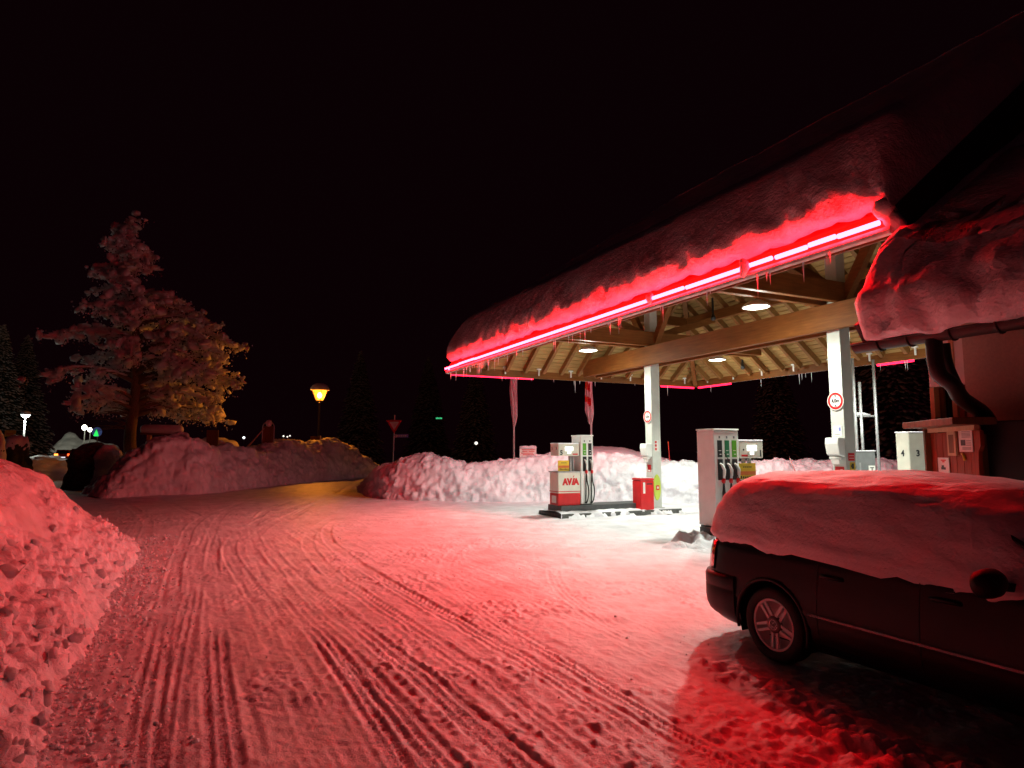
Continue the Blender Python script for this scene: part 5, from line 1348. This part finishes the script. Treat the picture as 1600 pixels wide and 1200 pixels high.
# snow-topped rack beside the tree
q0, q1 = at(222, 676, 34), at(284, 680, 34)
t = thing("wooden_rack", "beam on two posts carrying a thick orange-lit slab of snow beside the tree", "rack", ((q0[0] + q1[0]) / 2, 34, 0), .0)
w = (q1[0] - q0[0]) / 2
MB().beam((-w * .95, 0, q0[2] - .05), (w * .95, 0, q1[2] - .0), .5, .1).build("beam", M['brown_wood'], t)
for px in (233, 270):
    x = at(px, 690, 34)[0] - (q0[0] + q1[0]) / 2; MB().box(x - .09, x + .09, -.09, .09, 0, q0[2] - .1).build("post", M['pale_wood'], t)
MB().lathe([(.0, -w), (.20, -w), (.25, -w * .9), (.26, 0), (.25, w * .9), (.18, w), (0, w)], (0, 0, q0[2] + .16), (1, 0, -.02), 18).build("snow_cap", M['snow'], t, True)
# snowed-in car and panel
q = at(324, 686, 35)
t = thing("snowed_in_car", "car shape buried under orange-lit snow behind the mound", "car", (q[0], 35, 0))
MB().prism([(-.95, 0, .3), (.95, 0, .3), (.98, 0, 1.0), (.5, 0, 1.6), (-.5, 0, 1.75), (-.9, 0, 1.2)], (0, 1.5, 0)).build("body", M['carpaint'], t, False, .06)
sn = [(-1.05, 1.32), (-.9, 1.55), (-.62, 1.86), (-.40, 2.10), (-.1, 2.26), (.22, 2.28), (.45, 2.18), (.52, 2.05)]
sn2 = [(.52, 1.98), (.7, 2.16), (.95, 2.04), (1.08, 1.80), (1.12, 1.62), (1.0, 1.58), (.9, 1.75), (.7, 1.9)]
for nm, s_ in (("snow_cover", sn + [(.5, 1.74), (-.4, 1.72), (-.9, 1.28)]), ("snow_roll", sn2)):
    MB().prism([(x, -.15, z + .18) for x, z in s_], (0, 1.8, 0)).build(nm, M['snow'], t, True, .08)
q = at(332, 686, 33.5)
t = thing("dark_panel", "dark wooden panel standing in front of the snowed-in car", "sign", (q[0], 33.5, 0))
MB().box(-.30, .30, -.04, .04, 1.5, at(332, 672, 33.5)[2]).build("panel", M['brown_wood'], t, False, .01)
for s in (-1, 1): MB().box(s * .26 - .04, s * .26 + .04, -.03, .03, 0, 1.5).build("post", M['brown_wood'], t)
MB().box(-.32, .32, -.045, .045, 1.9, 1.95).build("rail", M['bark'], t)
# arched board with leaning pole
q = at(419, 680, 34.5); zt = at(419, 660, 34.5)[2]; w = .31
t = thing("map_board", "tall dark board in a pale arched tube frame with a snow lump on top", "sign", (q[0], 34.5, 0))
arc = [(-w, 0, .5), (-w, 0, zt - .25)] + [(-w * math.cos(a), 0, zt - .25 + .28 * math.sin(a)) for a in np.linspace(.2, math.pi - .2, 9)] + [(w, 0, zt - .25), (w, 0, .5)]
MB().tube(arc, .03, 8).build("frame", M['steel'], t, True)
MB().box(-w + .04, w - .04, -.012, .012, .9, zt - .2).build("panel", M['brown_wood'], t)
MB().lathe([(0, -.22), (.12, -.18), (.17, -.02), (.12, .12), (0, .16)], (.02, -.02, zt - .02), n=12).build("snow_lump", M['snow'], t, True)
p0, p1 = at(387, 698, 34.0), at(413, 669, 34.2)
tag(MB().tube([p0, ((p0[0] * .7 + p1[0] * .3), 34.1, p0[2] * .7 + p1[2] * .3), p1], [.06, .035, .025], 8).build("leaning_pole", M['pale_wood'], None, True), "slim pale pole leaning against the arched board", "pole")
# give way sign with a street name plate
q = at(616, 664, 35.5)
t = thing("give_way_sign", "red-bordered give way triangle on a pole beside the snow bank", "road sign", (q[0], 35.5, 0))
MB().tube([(-.06, .04, 0), (.02, .04, q[2] + .55)], .035, 8).build("pole", M['steel'], t)
s = .43; tri = lambda k, y: [(-s * k, y, q[2] + s * .58 * k + .02), (s * k, y, q[2] + s * .58 * k + .02), (0, y, q[2] - s * 1.15 * k + .02)]
MB().prism(tri(1, -.02), (0, .02, 0)).build("red_border", M['red'], t)
MB().prism(tri(.62, -.03), (0, .008, 0)).build("white_field", M['paper'], t)
q2 = at(628, 681, 35.5)
pl = MB().box(q2[0] - q[0] - .36, q2[0] - q[0] + .36, -.01, .01, q2[2] - .09, q2[2] + .09).build("street_name_plate", M['blue'], t)
for k in range(5): MB().box(q2[0] - q[0] - .28 + .11 * k, q2[0] - q[0] - .2 + .11 * k, -.0145, -.0105, q2[2] - .04, q2[2] + .04).build("print", M['paper'], pl)
MB().box(q2[0] - q[0] - .36, q2[0] - q[0] - .28, -.015, -.0105, q2[2] - .09, q2[2] + .09).build("print", M['paper'], pl)
# flags
def flag(px, Y, py_bot, half_px, stripes, label):
    q = at(px, 722, Y); t = thing("flag_pole", label, "flag", (q[0], Y, 0), 0, "limp flags behind the snow bank")
    MB().tube([(0, 0, 0), (0, 0, 7.2)], [.045, .03], 10).build("pole", M['white'], t, True)
    zb = at(px, py_bot, Y)[2]; hw = half_px * Y / FPX; n = 60; k = 26; g = np.zeros((n, k, 3))
    for i in range(n):
        s_ = i / (n - 1); z = zb + (7.0 - zb) * s_; ww = hw * (.85 + .35 * math.sin(s_ * 9 + px) * .4) * (1 - .45 * (1 - sstep(0, .10, s_)))
        for j in range(k):
            c = j / (k - 1); g[i, j] = ((c - (.75 if stripes else .5)) * 2 * ww + .02 * math.sin(s_ * 14), .10 * math.sin(c * 15 + s_ * 3) - .06, z - .20 * (1 - s_) * abs(math.sin(c * 4.2)) * (1 - sstep(0, .25, s_)))
    mb = MB().grid(g)
    if stripes:
        for f_ in range(len(mb.f)):
            i, j = divmod(f_, k - 1); z = g[i, j, 2]; mb.m[f_] = 1 if (((z - zb) / .62 + .28 * j / k) % 1.0) < .55 and z > zb + .75 - .5 * (j / k) and j < k * .62 else 0
        mb.build("cloth", [M['flag_white'], M['red']], t, True)
    else: mb.build("cloth", M['flag_white'], t, True)
M['flag_white'] = mat("flag_cloth", (.74, .70, .70), .85, var=.08, scale=7)
flag(803, 26.4, 661, 6.0, False, "plain white flag hanging limp on a pole behind the snow bank")
flag(924.5, 26.4, 656, 7.0, True, "red and white striped flag hanging limp behind the left pump")
# snow-topped white sign behind the bank
q = at(825, 706, 24.6)
t = thing("notice_sign", "white sign with red lines and a crust of snow, set into the bank", "sign", (q[0], 24.6, 0), .05)
MB().box(-.32, .32, -.015, .015, 1.2, q[2] + .14).build("panel", M['paper'], t)
for s in (-1, 1): MB().box(s * .25 - .03, s * .25 + .03, .016, .05, 0, q[2]).build("post", M['steel'], t)
mb = MB()
for zz, a, b_ in ((.08, -.24, .26), (.02, -.22, -.02), (.02, .02, .24), (-.05, -.26, .2), (-.11, -.2, .24)): mb.box(a, b_, -.0185, -.0155, q[2] + zz - .014, q[2] + zz + .014)
mb.build("print", M['red'], t)
MB().lathe([(0, -.33), (.05, -.31), (.07, -.1), (.05, .02), (.08, .16), (.05, .31), (0, .33)], (0, 0, q[2] + .17), (1, 0, 0), 10).build("snow_cap", M['snow'], t, True)
# leaning marker poles in the bank
for (a, b_, Y, lab) in (((1047, 690), (1047, 716), 24.3, "thin red marker rod stuck in the bank right of the far post"), ((1240, 716), (1254, 748), 21.8, "thin dark rod leaning against the bank behind the car")):
    p, r_ = at(*a, Y), at(*b_, Y)
    tag(MB().tube([(p[0], Y + .3, p[2]), (r_[0], Y, r_[2] - .4)], .018, 6).build("marker_rod", M['lamp_red'], None), lab, "rod")
# far lights and lit sign
def far_light(px, py, Y, r, c, s, label):
    q = at(px, py, Y); t = thing("far_lamp", label, "lamp", (q[0], Y, 0), 0, "tiny lights far behind the road")
    MB().lathe([(0, -r), (r * .8, -r * .5), (r, 0), (r * .7, r * .7), (0, r)], (0, 0, q[2]), n=10).build("globe", emit("far_glow", c, s), t, True)
    MB().tube([(0, .05, 0), (0, .05, q[2])], .04, 6).build("pole", M['black'], t)
for a in ((381, 684, 80, .17, (.95, 1, 1), 1.6, "white far light right of the arched board's leaning pole"), (443, 681.5, 90, .13, (1, .95, .8), 1.2, "pale far light right of the arched board, upper left of a cluster"),
          (449, 682.5, 90, .12, (1, .9, .8), 1.0, "pale far light in the middle of the upper cluster"), (453, 681, 92, .12, (1, .9, .85), .9, "pale far light at the right of the upper cluster"),
          (436, 692.5, 88, .16, (1, .8, .35), 1.1, "yellowish far light just above the mound, lower left of a cluster"), (442, 690, 88, .14, (1, .85, .45), .9, "yellowish far light just above the mound, second from left"),
          (446, 690.5, 88, .12, (1, .85, .45), .7, "dim yellowish far light just above the mound, third from left"), (744, 692.5, 75, .20, (1, .95, .85), 1.3, "white far light over the bank left of the plain flag"), (344, 689, 70, .14, (.7, .9, 1), .9, "bluish far light by the snowed-in car")):
    far_light(*a)
q = at(686, 653.5, 85)
t = thing("green_lit_sign", "tiny green lit sign far behind the give way sign", "sign", (q[0], 85, 0))
MB().box(-.45, .45, -.05, .05, q[2] - .15, q[2] + .15).build("panel", M['dgreen'], t)
for k in range(5): MB().box(-.40 + .17 * k, -.29 + .17 * k, -.08, -.055, q[2] - .10, q[2] + .08 + .03 * (k % 2)).build("lit_print", M['green_glow'] if 'green_glow' in M else M.setdefault('green_glow', emit("green_letters", (.06, .75, .30), .8)), t)
MB().tube([(0, .1, 0), (0, .1, q[2])], .06, 6).build("post", M['black'], t)
